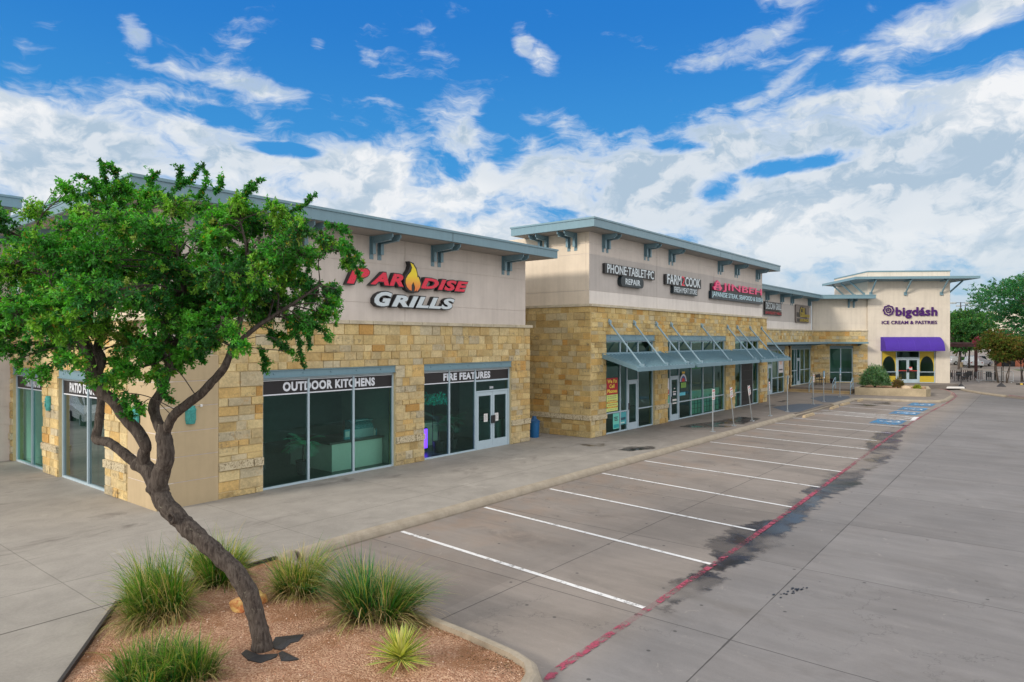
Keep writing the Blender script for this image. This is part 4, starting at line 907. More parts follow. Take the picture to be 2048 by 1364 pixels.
storefront(b3, F3, 57.8, 63.5, .36, 3.66, (59.0, 59.6, 60.55, 61.8), bars=((1.6, 57.8, 59.6), (1.6, 60.55, 63.45), (2.6, 59.6, 60.55)), hd=3.4)
storefront(b3, F4, 1.39, 3.4, .4, 3.62, (2.38,), bars=((1.27, 1.4, 3.38),), hd=3.45)
door(b3, F3, 52.33, 53.27, .02, 2.2); door(b3, F3, 59.63, 60.52, .37, 2.57)
decal(b3, F3, 54.95, 56.05, 1.55, 3.0, srgb(214, 210, 214), kids=[(55.0, 56.0, 2.45, 2.95, srgb(170, 60, 70)), (55.3, 55.7, 2.2, 2.8, srgb(222, 180, 160)), (55.1, 55.9, 1.75, 1.85, srgb(60, 60, 80))])
g = MB(F3); g.box(47.4, 64.0, 0, 1.3, 3.86, 3.96); g.box(47.3, 64.3, 1.3, 1.36, 3.83, 3.99); o = g.build('flat_canopy', M['blue'], b3)
g = MB(F3)
for k in range(14): s = 48.6 + k * 1.2; g.extr([(.03, 3.85), (1.25, 3.85), (1.25, 3.8), (.03, 3.66)], s, s + .05)
g.build('canopy_bracket', M['blue'], o)
g = MB(F4); g.box(.9, 4.15, 0, 1.2, 3.86, 3.96); g.box(.5, 4.2, 1.2, 1.26, 3.83, 3.98); g.extr([(.03, 3.85), (1.1, 3.85), (.03, 3.6)], 3.8, 3.86); g.build('flat_canopy', M['blue'], b3)
g = MB(F3); g.tube([(57.2, .07, .1), (57.2, .07, 3.8)], .05, 8); g.box(56.95, 57.15, .0, .1, 3.6, 3.8); g.build('downpipe', simple('rusty_downpipe', srgb(92, 60, 44), .8, .2, .4, 4), b3)
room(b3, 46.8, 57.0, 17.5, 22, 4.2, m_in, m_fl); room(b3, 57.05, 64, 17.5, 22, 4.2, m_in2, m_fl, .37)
g = MB(F4); g.box(.6, 4.4, -3.0, -2.9, .3, 4); g.box(.6, .7, -2.9, -.35, .3, 4); g.box(4.3, 4.4, -2.9, -.35, .3, 4); g.box(.6, 4.4, -2.9, -.35, .3, .37); g.build('interior_wall', m_in, b3)

# ------------------------------------------------------------------ end tower with purple awning
b4 = thing('shop_building', 'tall cream end block with thin strutted blue canopy and purple awning', 'building', (*F4(8, -3, 0)[:2], 0))
zs = [.3, 4.1, 5.64, 6.88, 7.32, 10.2]; A, B_ = 4.66, 11.66
stucco_wall(b4, F4, A, 5.84, zs, cols='cream', name='front_wall', thick=.4); stucco_wall(b4, F4, 10.46, B_, zs, cols='cream', name='front_wall', thick=.4)
stucco_wall(b4, F4, 5.84, 10.46, [3.18, 4.1, 5.64, 6.88, 7.32, 10.2], cols='cream', name='front_wall', thick=.4)
lf = Frame(*F4(A, -7.5, 0)[:2], TH - 90); stucco_wall(b4, lf, 0, 7.5, [4.5, 5.64, 6.88, 7.32, 10.2], cols='cream', name='side_wall')
rf_ = Frame(*F4(B_, 0, 0)[:2], TH + 90); stucco_wall(b4, rf_, 0, 7.5, [.2, 4.1, 5.64, 6.88, 7.32, 10.2], cols='warm', name='side_wall')
g = MB(F4); g.box(A - .04, B_ + .04, -7.5, .05, 10.2, 10.3); g.build('coping', M['blue'], b4)
# thin canopy ring, tapering to its edges
g = MB(F4); k0, k1 = A - 1.5, B_ + 1.75
for (p, q, r, s_) in (((k0, 1.25), (k1, 1.25), (B_, .0), (A, .0)), ((k0, 1.25), (A, .0), (A, -6.5), (k0, -6.5)), ((k1, 1.25), (k1, -6.5), (B_, -6.5), (B_, 0))):
    pts = [p, q, r, s_]; e = [(k0 <= a <= k0 + .01 or a >= k1 - .01 or b > 1.2) for a, b in pts]
    g.add([(a, b, 9.62) for a, b in pts] + [(a, b, 9.50 if o_ else 9.36) for (a, b), o_ in zip(pts, e)], [(0, 1, 2, 3), (7, 6, 5, 4), (0, 4, 5, 1), (1, 5, 6, 2), (2, 6, 7, 3), (3, 7, 4, 0)])
o = g.build('eave_canopy', M['blue'], b4)
g = MB(F4); g.box(k0, k1, 1.25, 1.30, 9.46, 9.68); g.box(k0 - .05, k0, -6.5, 1.30, 9.46, 9.68); g.box(k1, k1 + .05, -6.5, 1.3, 9.46, 9.68); g.build('canopy_fascia', M['blue'], o)
for s in (A + .25, A + 3.2, B_ - .75):
    g = MB(F4); g.tube([(s, .03, 8.25), (s, 1.15, 9.42)], .075, 6); g.box(s - .12, s + .12, 0, .12, 8.1, 8.4); g.box(s - .12, s + .12, 0, .9, 9.3, 9.42); g.build('strut', M['blue'], b4)
for n in (-.6, -2.6, -4.6):
    g = MB(F4); g.tube([(A - .03, n, 8.25), (A - 1.3, n, 9.42)], .075, 6); g.box(A - .12, A, n - .1, n + .1, 8.1, 8.4); g.build('strut', M['blue'], b4)
    g = MB(F4); g.tube([(B_ + .03, n, 8.15), (B_ + 1.4, n, 9.42)], .075, 6); g.box(B_, B_ + .12, n - .1, n + .1, 8.0, 8.4); g.build('strut', M['blue'], b4)
ypn = srgb(196, 172, 52)
storefront(b4, F4, 5.87, 10.43, .36, 3.18, (7.15, 9.1), bars=((1.32, 5.9, 7.15), (1.32, 9.1, 10.4), (2.6, 7.15, 9.1)), glass='glass_c')
door(b4, F4, 7.18, 9.08, .37, 2.57, leaves=2)
for a, b in ((5.93, 7.12), (9.13, 10.38)):           # yellow window film with a pointed arch cut out
    g = MB(F4); c = (a + b) / 2; hw = (b - a) / 2 - .06; n = -.124
    pts = [(c - hw, 1.36), (c - hw, 1.9)] + [(c - hw + hw * (1 - math.cos(t * math.pi / 2)) ** 1.0 * 1.0, 1.9 + .82 * math.sin(t * math.pi / 2) ** 1.15) for t in (.2, .4, .6, .8, 1.)]
    pts[-1] = (c, 2.72)
    for sg in (0, 1):
        m_ = [(2 * c - x if sg else x, z) for x, z in pts]; ex = b if sg else a
        for (x0, z0), (x1, z1) in zip(m_[:-1], m_[1:]): g.add([(x0, n, z0), (x1, n, z1), (ex, n, z1), (ex, n, z0)], [(0, 1, 2, 3)], ypn)
    g.box(a, b, n - .003, n, 2.72, 3.14, ypn); g.box(a, b, n - .003, n, .40, .95, ypn)
    g.build('window_film', M['attr'], b4)
g = MB(F4); g.box(7.3, 8.02, -.09, -.08, 1.40, 1.46, srgb(190, 60, 60)); g.box(8.24, 8.95, -.09, -.08, 1.40, 1.46, srgb(190, 60, 60)); g.box(8.2, 8.5, -.09, -.08, 1.5, 1.75, srgb(220, 200, 200)); g.box(8.24, 8.44, -.079, -.078, 1.66, 1.76, srgb(210, 30, 40)); g.build('push_bar', M['attr'], b4)
g = MB(F4); g.box(5.5, 10.8, -5.0, -4.9, .3, 4); g.box(5.5, 5.6, -4.9, -.45, .3, 4); g.box(10.7, 10.8, -4.9, -.45, .3, 4); g.box(5.5, 10.8, -4.9, -.45, .3, .37); g.box(5.5, 10.8, -4.9, -.45, 3.9, 4.0); g.build('interior_wall', m_in, b4)
g = MB(F4); g.box(7.3, 8.2, -1.6, -1.2, .37, 1.1, srgb(170, 120, 60)); g.box(8.3, 9.2, -1.3, -1.0, .37, 1.25, srgb(180, 150, 70)); g.build('display_counter', M['attr'], b4)
m_aw = simple('purple_canvas', srgb(72, 42, 158), .75, 0, .10, 1.2, .1)
g = MB(F4); s0, s1 = 5.76, 10.70; K = 10; pr = [(0.0, 3.22)] + [(1.05 * math.sin(t * math.pi / 2 / K), 3.22 + 1.2 * math.cos(t * math.pi / 2 / K)) for t in range(K + 1)]; pr[-1] = (1.05, 3.30); pr.append((1.05, 3.2))
pr[0] = (0, 3.2); g.extr(pr, s0, s1); o = g.build('awning', m_aw, b4)
g = MB(F4)
for s in (6.9, 8.2, 9.5): g.extr([(a * 1.004 + .002, (z - 3.2) * 1.004 + 3.202) for a, z in pr[1:-1]] + [(a - .01, z - .01) for a, z in pr[1:-1]][::-1], s, s + .02)
g.build('awning_seam', simple('purple_piping', srgb(88, 60, 175), .7), o)

# ------------------------------------------------------------------ signs
def sign(label, loc, group=None): return thing('wall_sign', label, 'sign', loc, group)
m_red = simple('red_acrylic', srgb(226, 16, 62), .3, 0, .03, 3); m_wh = simple('white_acrylic', srgb(206, 218, 226), .3, 0, .03, 3); m_pk = simple('pink_acrylic', srgb(236, 52, 118), .35, 0, .03, 3)
m_navy = simple('dark_sign_cabinet', srgb(24, 40, 48), .45, 0, .1, 3); m_pl = simple('purple_letter', srgb(72, 24, 106), .45, 0, .05, 3)
SG = UF1
s1_ = sign('red and silver grill shop sign with a flame between its letters', (15.8, 17.15, 5.2))
RD = .17
def chan(txt, s0, s1, z0, z1, face, sh=.28, b=.03):
    text('letter_body', txt, SG, s0 - .03, s1 + .035, z0 - .035, z1 + .035, .01, RD, M['dark'], s1_, b + .035, sh)
    text('letter_face', txt, SG, s0, s1, z0, z1, RD, RD + .015, face, s1_, b, sh)
chan('P', 13.10, 13.98, 5.90, 6.42, m_red, b=.05); chan('AR', 14.02, 15.42, 5.93, 6.34, m_red, b=.045); chan('DISE', 16.2, 18.6, 5.92, 6.30, m_red, b=.045)
chan('G', 14.18, 14.92, 5.24, 5.72, m_wh, b=.05); chan('RILLS', 14.90, 17.88, 5.25, 5.64, m_wh, b=.045)
FL = [(15.72, 6.76), (15.83, 6.70), (15.93, 6.55), (15.98, 6.40), (15.99, 6.28), (16.03, 6.30), (16.07, 6.22), (16.12, 6.08), (16.10, 5.95), (16.03, 5.86), (15.97, 5.80), (15.95, 5.88), (15.92, 5.82), (15.88, 5.80), (15.90, 5.95), (15.83, 6.12), (15.76, 6.0), (15.76, 5.82), (15.68, 5.84), (15.58, 5.93), (15.53, 6.07), (15.54, 6.2), (15.62, 6.33), (15.74, 6.46), (15.78, 6.60)]
m, gN, bN = new_mat('flame_gradient_print'); zz = gN.xyz(gN.pos())[2]
gN.put(bN.inputs['Base Color'], gN.mix(gN.step(zz, 5.85, 6.45), srgb(240, 130, 60), srgb(250, 225, 20))); bN.inputs['Roughness'].default_value = .3
def tri_fix(o):
    bm = bmesh.new(); bm.from_mesh(o.data); bmesh.ops.triangulate(bm, faces=[f for f in bm.faces if len(f.verts) > 4]); bmesh.ops.recalc_face_normals(bm, faces=bm.faces); bm.to_mesh(o.data); bm.free()
SC = [(15.82 + (x - 15.82) * 1.22 - .0, 6.24 + (z - 6.24) * 1.05) for x, z in [(15.68, 6.78), (15.84, 6.74), (15.96, 6.58), (16.02, 6.36), (16.1, 6.30), (16.16, 6.12), (16.14, 5.92), (16.04, 5.80), (15.92, 5.78), (15.70, 5.80), (15.56, 5.88), (15.49, 6.05), (15.50, 6.24), (15.60, 6.4), (15.68, 6.52), (15.72, 6.66)]]
g = MB(SG); g.face(SC, .01, .2); tri_fix(g.build('flame_body', M['dark'], s1_)); g = MB(SG); g.face([(15.82 + (x - 15.82) * 1.15, z) for x, z in FL], .2, .215); tri_fix(g.build('flame_face', m, s1_))
SG2 = UF2
def cab(par, fr, s0, s1, z0, z1, n=.16, mat=None, r=.03, name='sign_cabinet'):
    k = 4; cs = [(s1 - r, z1 - r, 0), (s0 + r, z1 - r, 90), (s0 + r, z0 + r, 180), (s1 - r, z0 + r, 270)]
    pts = [(x + r * math.cos(R(a + 90 * i / k)), z + r * math.sin(R(a + 90 * i / k))) for x, z, a in cs for i in range(k + 1)]
    g = MB(fr); g.face(pts, .01, n); return g.build(name, mat or m_navy, par)
sP = sign('white lettered phone and tablet repair sign on the middle block, nearest of its row', (28, 15.6, 6.6))
cab(sP, SG2, 25.80, 30.5, 7.09, 7.54, .14, M['dark']); text('lettering', 'PHONE·TABLET·PC', SG2, 25.98, 30.38, 7.12, 7.52, .14, .155, m_wh, sP, .014)
cab(sP, SG2, 27.1, 29.25, 6.60, 7.07, .2, r=.2); text('lettering', 'REPAIR', SG2, 27.5, 28.9, 6.70, 6.97, .2, .21, m_wh, sP, .018)
sF = sign('white lettered meat store sign with a red numeral two, middle of the row', (33.8, 15.6, 6.6))
cab(sF, SG2, 31.7, 36.05, 6.98, 7.50, .14, M['dark']); text('lettering', 'FARM', SG2, 31.86, 33.5, 7.02, 7.52, .14, .155, m_wh, sF, .018); text('numeral', '2', SG2, 33.52, 33.93, 7.02, 7.52, .14, .158, m_red, sF, .0); text('lettering', 'COOK', SG2, 33.98, 35.92, 7.02, 7.52, .14, .155, m_wh, sF, .018)
cab(sF, SG2, 32.5, 35.5, 6.56, 6.96, .17); text('lettering', 'FRESH MEAT STORE', SG2, 32.62, 35.4, 6.63, 6.91, .17, .18, m_wh, sF, .006)
sJ = sign('pink lettered steak and sushi restaurant sign with a small figure emblem', (41.6, 15.6, 6.6))
cab(sJ, SG2, 37.55, 45.9, 7.0, 7.42, .12, M['dark']); cab(sJ, SG2, 37.4, 46.0, 6.53, 6.98, .18, simple('teal_black_cabinet', srgb(12, 38, 52), .4))
text('lettering', 'JINBEH', SG2, 39.15, 45.9, 7.0, 7.54, .12, .16, m_pk, sJ, .01)
text('lettering', 'JAPANESE STEAK, SEAFOOD & SUSHI', SG2, 37.5, 45.95, 6.59, 6.95, .18, .19, simple('pale_blue_letter', srgb(190, 226, 240), .3), sJ, .006)
g = MB(SG2); g.face([(37.75, 7.04), (38.7, 7.04), (38.95, 7.22), (38.72, 7.3), (38.62, 7.5), (38.25, 7.62), (37.98, 7.46), (37.9, 7.28), (37.62, 7.2)], .12, .2); o = g.build('emblem', m_pk, sJ); tri_fix(o)
g = MB(SG2); g.box(38.05, 38.5, .2, .206, 7.08, 7.16, (.03, .02, .05)); g.box(38.15, 38.22, .2, .206, 7.2, 7.34, (.03, .02, .05)); g.box(38.38, 38.45, .2, .206, 7.2, 7.34, (.03, .02, .05)); g.box(38.2, 38.4, .2, .206, 7.42, 7.46, (.03, .02, .05)); g.build('emblem_detail', M['attr'], sJ)
sD = sign('white and red lettered grill sign on the recessed block', (53.5, 17.3, 6.1))
cab(sD, UF3, 51.6, 55.4, 6.42, 7.06, .14, M['dark']); text('lettering', 'DECCAN GRILL', UF3, 51.75, 55.35, 6.5, 7.0, .14, .15, m_wh, sD, .008)
cab(sD, UF3, 51.6, 55.6, 6.06, 6.38, .1, M['dark']); text('lettering', 'BANQUET HALL', UF3, 51.8, 55.55, 6.09, 6.34, .1, .115, simple('dark_red_letter', srgb(176, 28, 48), .4), sD, .01)
sG = sign('grey square cabinet sign with gold script lettering on the recessed block', (61.5, 17.3, 5.6))
cab(sG, UF3, 59.3, 63.15, 5.62, 7.15, .1, simple('pewter_cabinet', srgb(116, 108, 104), .5, .2), .2); cab(sG, UF3, 59.4, 63.05, 5.67, 7.10, .108, simple('pewter_face', srgb(132, 124, 120), .5, .2), .2)
m_gd = simple('gold_letter', srgb(190, 170, 70), .35, .3, .1, 5)
g = MB(UF3); g.face([(60.1, 6.1), (62.4, 6.02), (62.1, 6.95), (61.6, 6.55), (61.4, 7.0), (60.6, 7.02), (60.3, 6.7)], .108, .13); g.box(59.5, 60.2, .108, .12, 6.1, 6.5); tri_fix(g.build('black_backing', M['dark'], sG))
text('script', 'G&l', UF3, 60.35, 61.75, 6.1, 6.95, .13, .16, m_gd, sG, -.005, .3); text('script', 'ameza', UF3, 61.5, 63.1, 6.12, 6.36, .13, .16, m_gd, sG, .0, .3); cab(sG, UF3, 59.6, 62.9, 5.70, 5.98, .12, M['dark']); text('lettering', 'LOUNGE', UF3, 60.4, 62.95, 5.73, 5.96, .12, .15, m_gd, sG, .01)
sB = sign('purple ice cream and pastry shop sign with a rosette emblem on the end block', (*F4(8, .1, 0)[:2], 5.6))
text('lettering', 'bigdásh', F4, 7.02, 10.55, 6.05, 7.06, .03, .10, m_pl, sB, .03); text('lettering', 'ICE CREAM & PASTRIES', F4, 5.85, 10.55, 5.56, 5.86, .02, .06, m_pl, sB, .014)
def rosette(cx, cz, r, w, lobes, amp, n0, n1, rot=0):
    k = 64; g = MB(F4); ro = [r * (1 + amp * abs(math.cos(lobes / 2 * (2 * math.pi * i / k + rot)))) for i in range(k)]
    P = lambda i, q, n: (cx + q * math.cos(2 * math.pi * i / k), n, cz + q * math.sin(2 * math.pi * i / k))
    vs = [P(i, ro[i], n) for n in (n0, n1) for i in range(k)] + [P(i, ro[i] - w, n) for n in (n0, n1) for i in range(k)]
    fs = []
    for i in range(k): j = (i + 1) % k; fs += [(i, j, k + j, k + i), (2 * k + i, 3 * k + i, 3 * k + j, 2 * k + j), (k + i, k + j, 3 * k + j, 3 * k + i)]
    g.add(vs, fs); return g.build('rosette_ring', m_pl, sB)
rosette(6.41, 6.78, .42, .10, 8, .16, .02, .12); rosette(6.41, 6.78, .20, .07, 8, .22, .02, .12); rosette(6.41, 6.78, .05, .045, 8, .1, .02, .12)
TREE = [
[(4.91,8.14,-0.07,0.18),(4.89,8.16,0.12,0.135),(4.85,8.21,0.45,0.112),(4.77,8.26,0.8,0.116),(4.63,8.38,1.14,0.112),(4.48,8.54,1.36,0.108),(4.33,8.69,1.57,0.108),(4.23,8.85,1.72,0.112),(4.15,9,1.86,0.116),(4.07,9.14,2.02,0.12),(4.03,9.23,2.18,0.12)],
  [(4.06,9.19,2.13,0.11),(3.97,9.39,2.43,0.11),(3.89,9.56,2.52,0.09)],
  [(3.93,9.51,2.46,0.075),(3.8,9.75,2.65,0.065),(3.71,9.94,2.77,0.06),(3.62,10.13,2.81,0.06),(3.66,10.16,3,0.055),(3.72,10.24,3.33,0.052),(3.76,10.36,3.6,0.05),(3.72,10.56,4.01,0.04),(3.61,10.86,4.43,0.03),(3.5,11.31,4.73,0.02)],
  [(3.96,9.47,2.44,0.085),(3.91,9.37,2.67,0.075),(3.91,9.3,2.76,0.075),(3.82,9.33,2.97,0.075),(3.7,9.39,3.13,0.07),(3.61,9.51,3.34,0.072),(3.5,9.64,3.49,0.075),(3.44,9.71,3.6,0.08),(3.4,9.69,3.78,0.075),(3.36,9.74,4.02,0.065),(3.29,9.74,4.25,0.055),(3.19,9.79,4.5,0.045),(3.02,9.92,4.91,0.03),(2.84,10.06,5.28,0.018)],
  [(3.44,9.72,3.6,0.06),(3.53,9.68,3.89,0.05),(3.53,9.84,4.08,0.045),(3.69,9.96,4.42,0.04),(3.84,9.94,4.96,0.03),(3.8,10.07,5.51,0.018)],
  [(4.01,9.25,2.17,0.115),(4.04,9.13,2.45,0.11),(4.05,9.04,2.62,0.105),(4.04,9.05,2.82,0.1),(4.03,9.07,2.92,0.095),(4.05,9.05,3.05,0.09)],
  [(4.03,9.06,2.93,0.075),(3.99,9.2,3.14,0.07),(4,9.27,3.3,0.065),(4.08,9.24,3.47,0.06),(4.15,9.23,3.7,0.055),(4.19,9.27,3.83,0.05),(4.15,9.4,3.99,0.045),(4.1,9.62,4.29,0.04),(4.08,9.73,4.7,0.03),(3.93,9.99,5.25,0.022),(3.88,10.04,5.8,0.014)],
  [(4.15,9.23,3.78,0.04),(4.12,8.95,4.09,0.035),(4.12,8.64,4.53,0.03),(4.02,8.6,5.03,0.02),(3.94,8.55,5.51,0.012)],
  [(4.05,9.05,2.97,0.065),(4.06,8.87,3.17,0.06),(4.12,8.64,3.33,0.056),(4.21,8.44,3.47,0.055),(4.27,8.29,3.62,0.052),(4.34,8.13,3.79,0.05),(4.4,8.05,4.01,0.047),(4.43,8.02,4.15,0.043),(4.45,7.91,4.45,0.038),(4.48,7.87,4.83,0.03),(4.5,7.85,5.23,0.022),(4.44,7.92,5.64,0.012)],
  [(4.41,8.04,4.06,0.035),(4.65,7.82,4.34,0.028),(4.95,7.61,4.59,0.02),(5.25,7.4,4.86,0.012)],
  [(4.46,7.89,4.58,0.03),(4.79,7.81,5.04,0.022),(5.14,7.69,5.32,0.015),(5.55,7.5,5.35,0.008)],
  [(4.1,9.62,4.29,0.035),(4.36,9.77,4.71,0.03),(4.77,9.58,5.29,0.02),(4.95,9.51,5.88,0.01)],
]
BL=[ (2.69,10.09,4.4,0.28),(2.81,10.74,4.94,0.3),(2.95,11.05,5.51,0.25),(2.94,9.94,5.47,0.28),(3.23,11.02,5.05,0.32),(2.99,10.2,4.47,0.3),(3.01,9.38,4.76,0.32),(3.38,10.35,5.36,0.32),(3.57,10.75,5.9,0.25),(3.16,9.03,4.33,0.25),(3.83,10.75,5.01,0.33),(3.35,9.27,5.45,0.32),(3.57,9.79,5.99,0.23),(3.38,8.6,4.62,0.32),(3.97,10.1,5.26,0.32),(3.82,9.64,5.81,0.3),(3.67,9.35,6.11,0.2),(3.59,9.13,4.09,0.28),(3.63,8.93,3.72,0.21),(3.52,8.27,4.38,0.3),(4.41,10.19,5.09,0.33),(4.14,9.72,6.21,0.18),(3.8,8.71,5.51,0.26),(4,8.95,4.09,0.25),(3.82,8.37,4.63,0.32),(4.42,9.38,5.32,0.3),(4.11,8.65,5.8,0.25),(3.98,8.01,4.33,0.3),(4.71,9.33,4.85,0.3),(4.11,8.01,5.3,0.28),(4.65,8.93,5.91,0.24),(4.27,8.77,4.02,0.18),(4.62,8.49,4.41,0.26),(4.14,7.49,4.85,0.3),(4.81,8.58,5.56,0.3),(4.5,8.01,5.84,0.17),(5.04,8.46,4.63,0.28),(4.47,7.4,5.05,0.28),(5.06,8.26,5.63,0.26),(4.93,7.64,5.74,0.17),(4.72,7.42,4.4,0.24),(5.35,8.23,4.9,0.26),(4.87,7.39,5.27,0.26),(5.17,7.5,4.54,0.2),(5.15,7.37,4.28,0.13),(5.5,7.88,4.95,0.2),(5.27,7.38,5.5,0.22),(5.48,7.43,5.3,0.17),(3.29,8.71,3.83,0.2),(3.4,8.73,3.58,0.13),(3.24,9.25,3.87,0.18),(3.81,8.54,3.81,0.13),(2.92,11.39,4.7,0.26),(2.7,10.4,4.09,0.2),(2.91,10.13,4.25,0.22),(2.9,10.78,4.95,0.26),(2.91,10.3,5.11,0.28),(3.76,9.56,4.81,0.3),(3.27,9.53,5.09,0.3),(4.01,9.26,4.68,0.28),(4.15,8.6,5.36,0.26),(4.48,8.35,4.92,0.26),(2.62,10.02,4.24,0.21),(2.73,10.04,4.03,0.12),(3.12,9.4,4.27,0.22),(3.84,9.78,4.35,0.26),(3.4,8.25,4.67,0.3),(3.68,8.23,4.98,0.28),(3.86,8,4.86,0.28),(3.27,8.74,5.09,0.3),(2.93,9.31,4.51,0.28),(2.86,9.4,5.11,0.28),(4.51,8.79,5.08,0.28),(4.57,7.91,4.71,0.26),(4.08,7.73,4.62,0.26),(3.53,8.57,5.35,0.28),(3.27,9.69,4.66,0.28),(4.38,9.59,5.54,0.25),(4.75,7.53,5.14,0.24),(2.71,9.59,4.69,0.26),(5.51,7.23,5.32,0.12),(4.29,8.11,4.15,0.17),(4.65,7.82,4.21,0.16),(2.84,10.06,4.09,0.14),(2.68,10.43,4.09,0.14),(3.74,10.07,4.01,0.2),(3.38,10.35,4.08,0.13),(3.66,8.88,3.31,0.09),(5.05,7.49,4.02,0.09),(4.87,7.55,4.09,0.08) ]
TW=[ (3.53,9.52,6.14,3.48,9.58,6.45),(3.53,9.52,6.04,3.31,9.8,6.27),(3.61,9.42,6.2,3.56,9.49,6.4),(4.1,8.82,6.08,4.12,8.8,6.36),(4.12,8.8,6.14,4.3,8.57,6.4),(4.24,8.65,5.95,4.33,8.54,6.3),(4.4,8.45,6.04,4.44,8.4,6.24),(4.56,8.25,5.95,4.76,8,6.22),(4.6,8.2,5.98,4.68,8.1,6.17),(4.92,7.8,5.75,5.21,7.44,6.02),(5.29,7.35,5.63,5.49,7.1,5.5),(5.41,7.2,5.43,5.58,6.98,5.14),(5.45,7.15,5.31,5.58,6.99,4.92),(4.76,8,4.02,4.8,7.95,3.76),(3.19,9.95,4.09,3.15,10,3.8),(4,8.95,3.57,4.06,8.87,3.38),(3.67,9.35,3.38,3.72,9.29,3.16),(5.17,7.5,4.41,5.35,7.28,4.15),(4.84,7.9,4.28,4.97,7.74,4.02),(5.04,7.65,4.28,5.11,7.57,3.8),(4.28,8.6,4.09,4.3,8.57,3.86),(3.75,9.25,3.44,3.82,9.17,3.19),(3.47,9.6,6.08,3.27,9.85,5.98),(2.75,10.5,5.43,2.69,10.57,5.82),(5.04,7.65,4.41,5.17,7.5,4.02),(3.88,9.1,6.14,3.94,9.02,6.3),(2.91,10.3,4.15,2.81,10.42,3.73) ]
SCAR = (4.14, 8.95, 1.86)
# ------------------------------------------------------------------ leaning tree in the gravel bed
def catmull(pts, n=6):
    P = [np.array(p, float) for p in pts]; P = [2 * P[0] - P[1]] + P + [2 * P[-1] - P[-2]]; out = []
    for i in range(1, len(P) - 2):
        for k in range(n):
            t = k / n; a, b, c, d = P[i - 1:i + 3]
            out.append(.5 * ((2 * b) + (c - a) * t + (2 * a - 5 * b + 4 * c - d) * t * t + (3 * b - a - 3 * c + d) * t ** 3))
    return out + [P[-2]]
LEAF_A = [(.045, .165, .018), (.028, .12, .014), (.065, .20, .022), (.10, .235, .03), (.02, .085, .012)]
def leaf_cloud(twigs, size, per, cols, droop=.15, ratio=.42):
    """twigs: (base, tip, tint index); every leaf a folded pair of triangles, in little rosettes along the twig"""
    V_ = []; C_ = []
    for b, t, c in twigs:
        n = max(4, int(per * rng.uniform(.7, 1.3))); b = np.array(b); t = np.array(t); L = np.linalg.norm(t - b); ax = (t - b) / max(L, 1e-6)
        ns = max(2, n // 5); st = rng.uniform(.05, 1.03, ns); si = rng.integers(0, ns, n); tt = st[si] + rng.normal(0, .012, n)
        P = b + np.outer(tt, t - b) + rng.normal(0, .010, (n, 3))
        D = rng.normal(0, 1, (n, 3)); D = D + ax * .7; D[:, 2] -= droop; D /= np.linalg.norm(D, axis=1)[:, None]
        Sd = np.cross(D, rng.normal(0, 1, (n, 3)) * .6 + np.array([0, 0, 1.0])); Sd /= np.linalg.norm(Sd, axis=1)[:, None] + 1e-9
        s = size * rng.uniform(.6, 1.25, n)[:, None]; w = s * ratio
        q = np.stack([P, P + D * s * .45 + Sd * w * .5, P + D * s, P + D * s * .45 - Sd * w * .5], 1)
        V_.append(q.reshape(-1, 3)); base = np.array(cols[c]); k = rng.uniform(.65, 1.35, (n, 1)); col = base * k
        yl = rng.random(n) < .03; col[yl] = (.30, .22, .03); C_.append(col)
    V_ = np.concatenate(V_); C_ = np.concatenate(C_); n = len(C_)
    return V_, C_
def leaf_obj(name, V_, C_, mat, parent):
    n = len(C_); off = np.array(ROOT.get(parent.name, (0, 0, 0))) if parent else np.zeros(3)
    me = bpy.data.meshes.new(name); me.vertices.add(n * 4); me.loops.add(n * 4); me.polygons.add(n)
    me.vertices.foreach_set('co', (V_ - off).astype(np.float32).ravel()); me.loops.foreach_set('vertex_index', np.arange(n * 4, dtype=np.int32))
    me.polygons.foreach_set('loop_start', np.arange(0, n * 4, 4, dtype=np.int32)); me.polygons.foreach_set('loop_total', np.full(n, 4, dtype=np.int32))
    a = me.color_attributes.new('col', 'FLOAT_COLOR', 'CORNER'); arr = np.ones((n * 4, 4), np.float32); arr[:, :3] = np.repeat(C_, 4, 0); a.data.foreach_set('color', arr.ravel())
    me.update(calc_edges=True); me.materials.append(mat)
    o = bpy.data.objects.new(name, me); sc.collection.objects.link(o)
    if parent: o.parent = parent
    ROOT[o.name] = tuple(off); return o
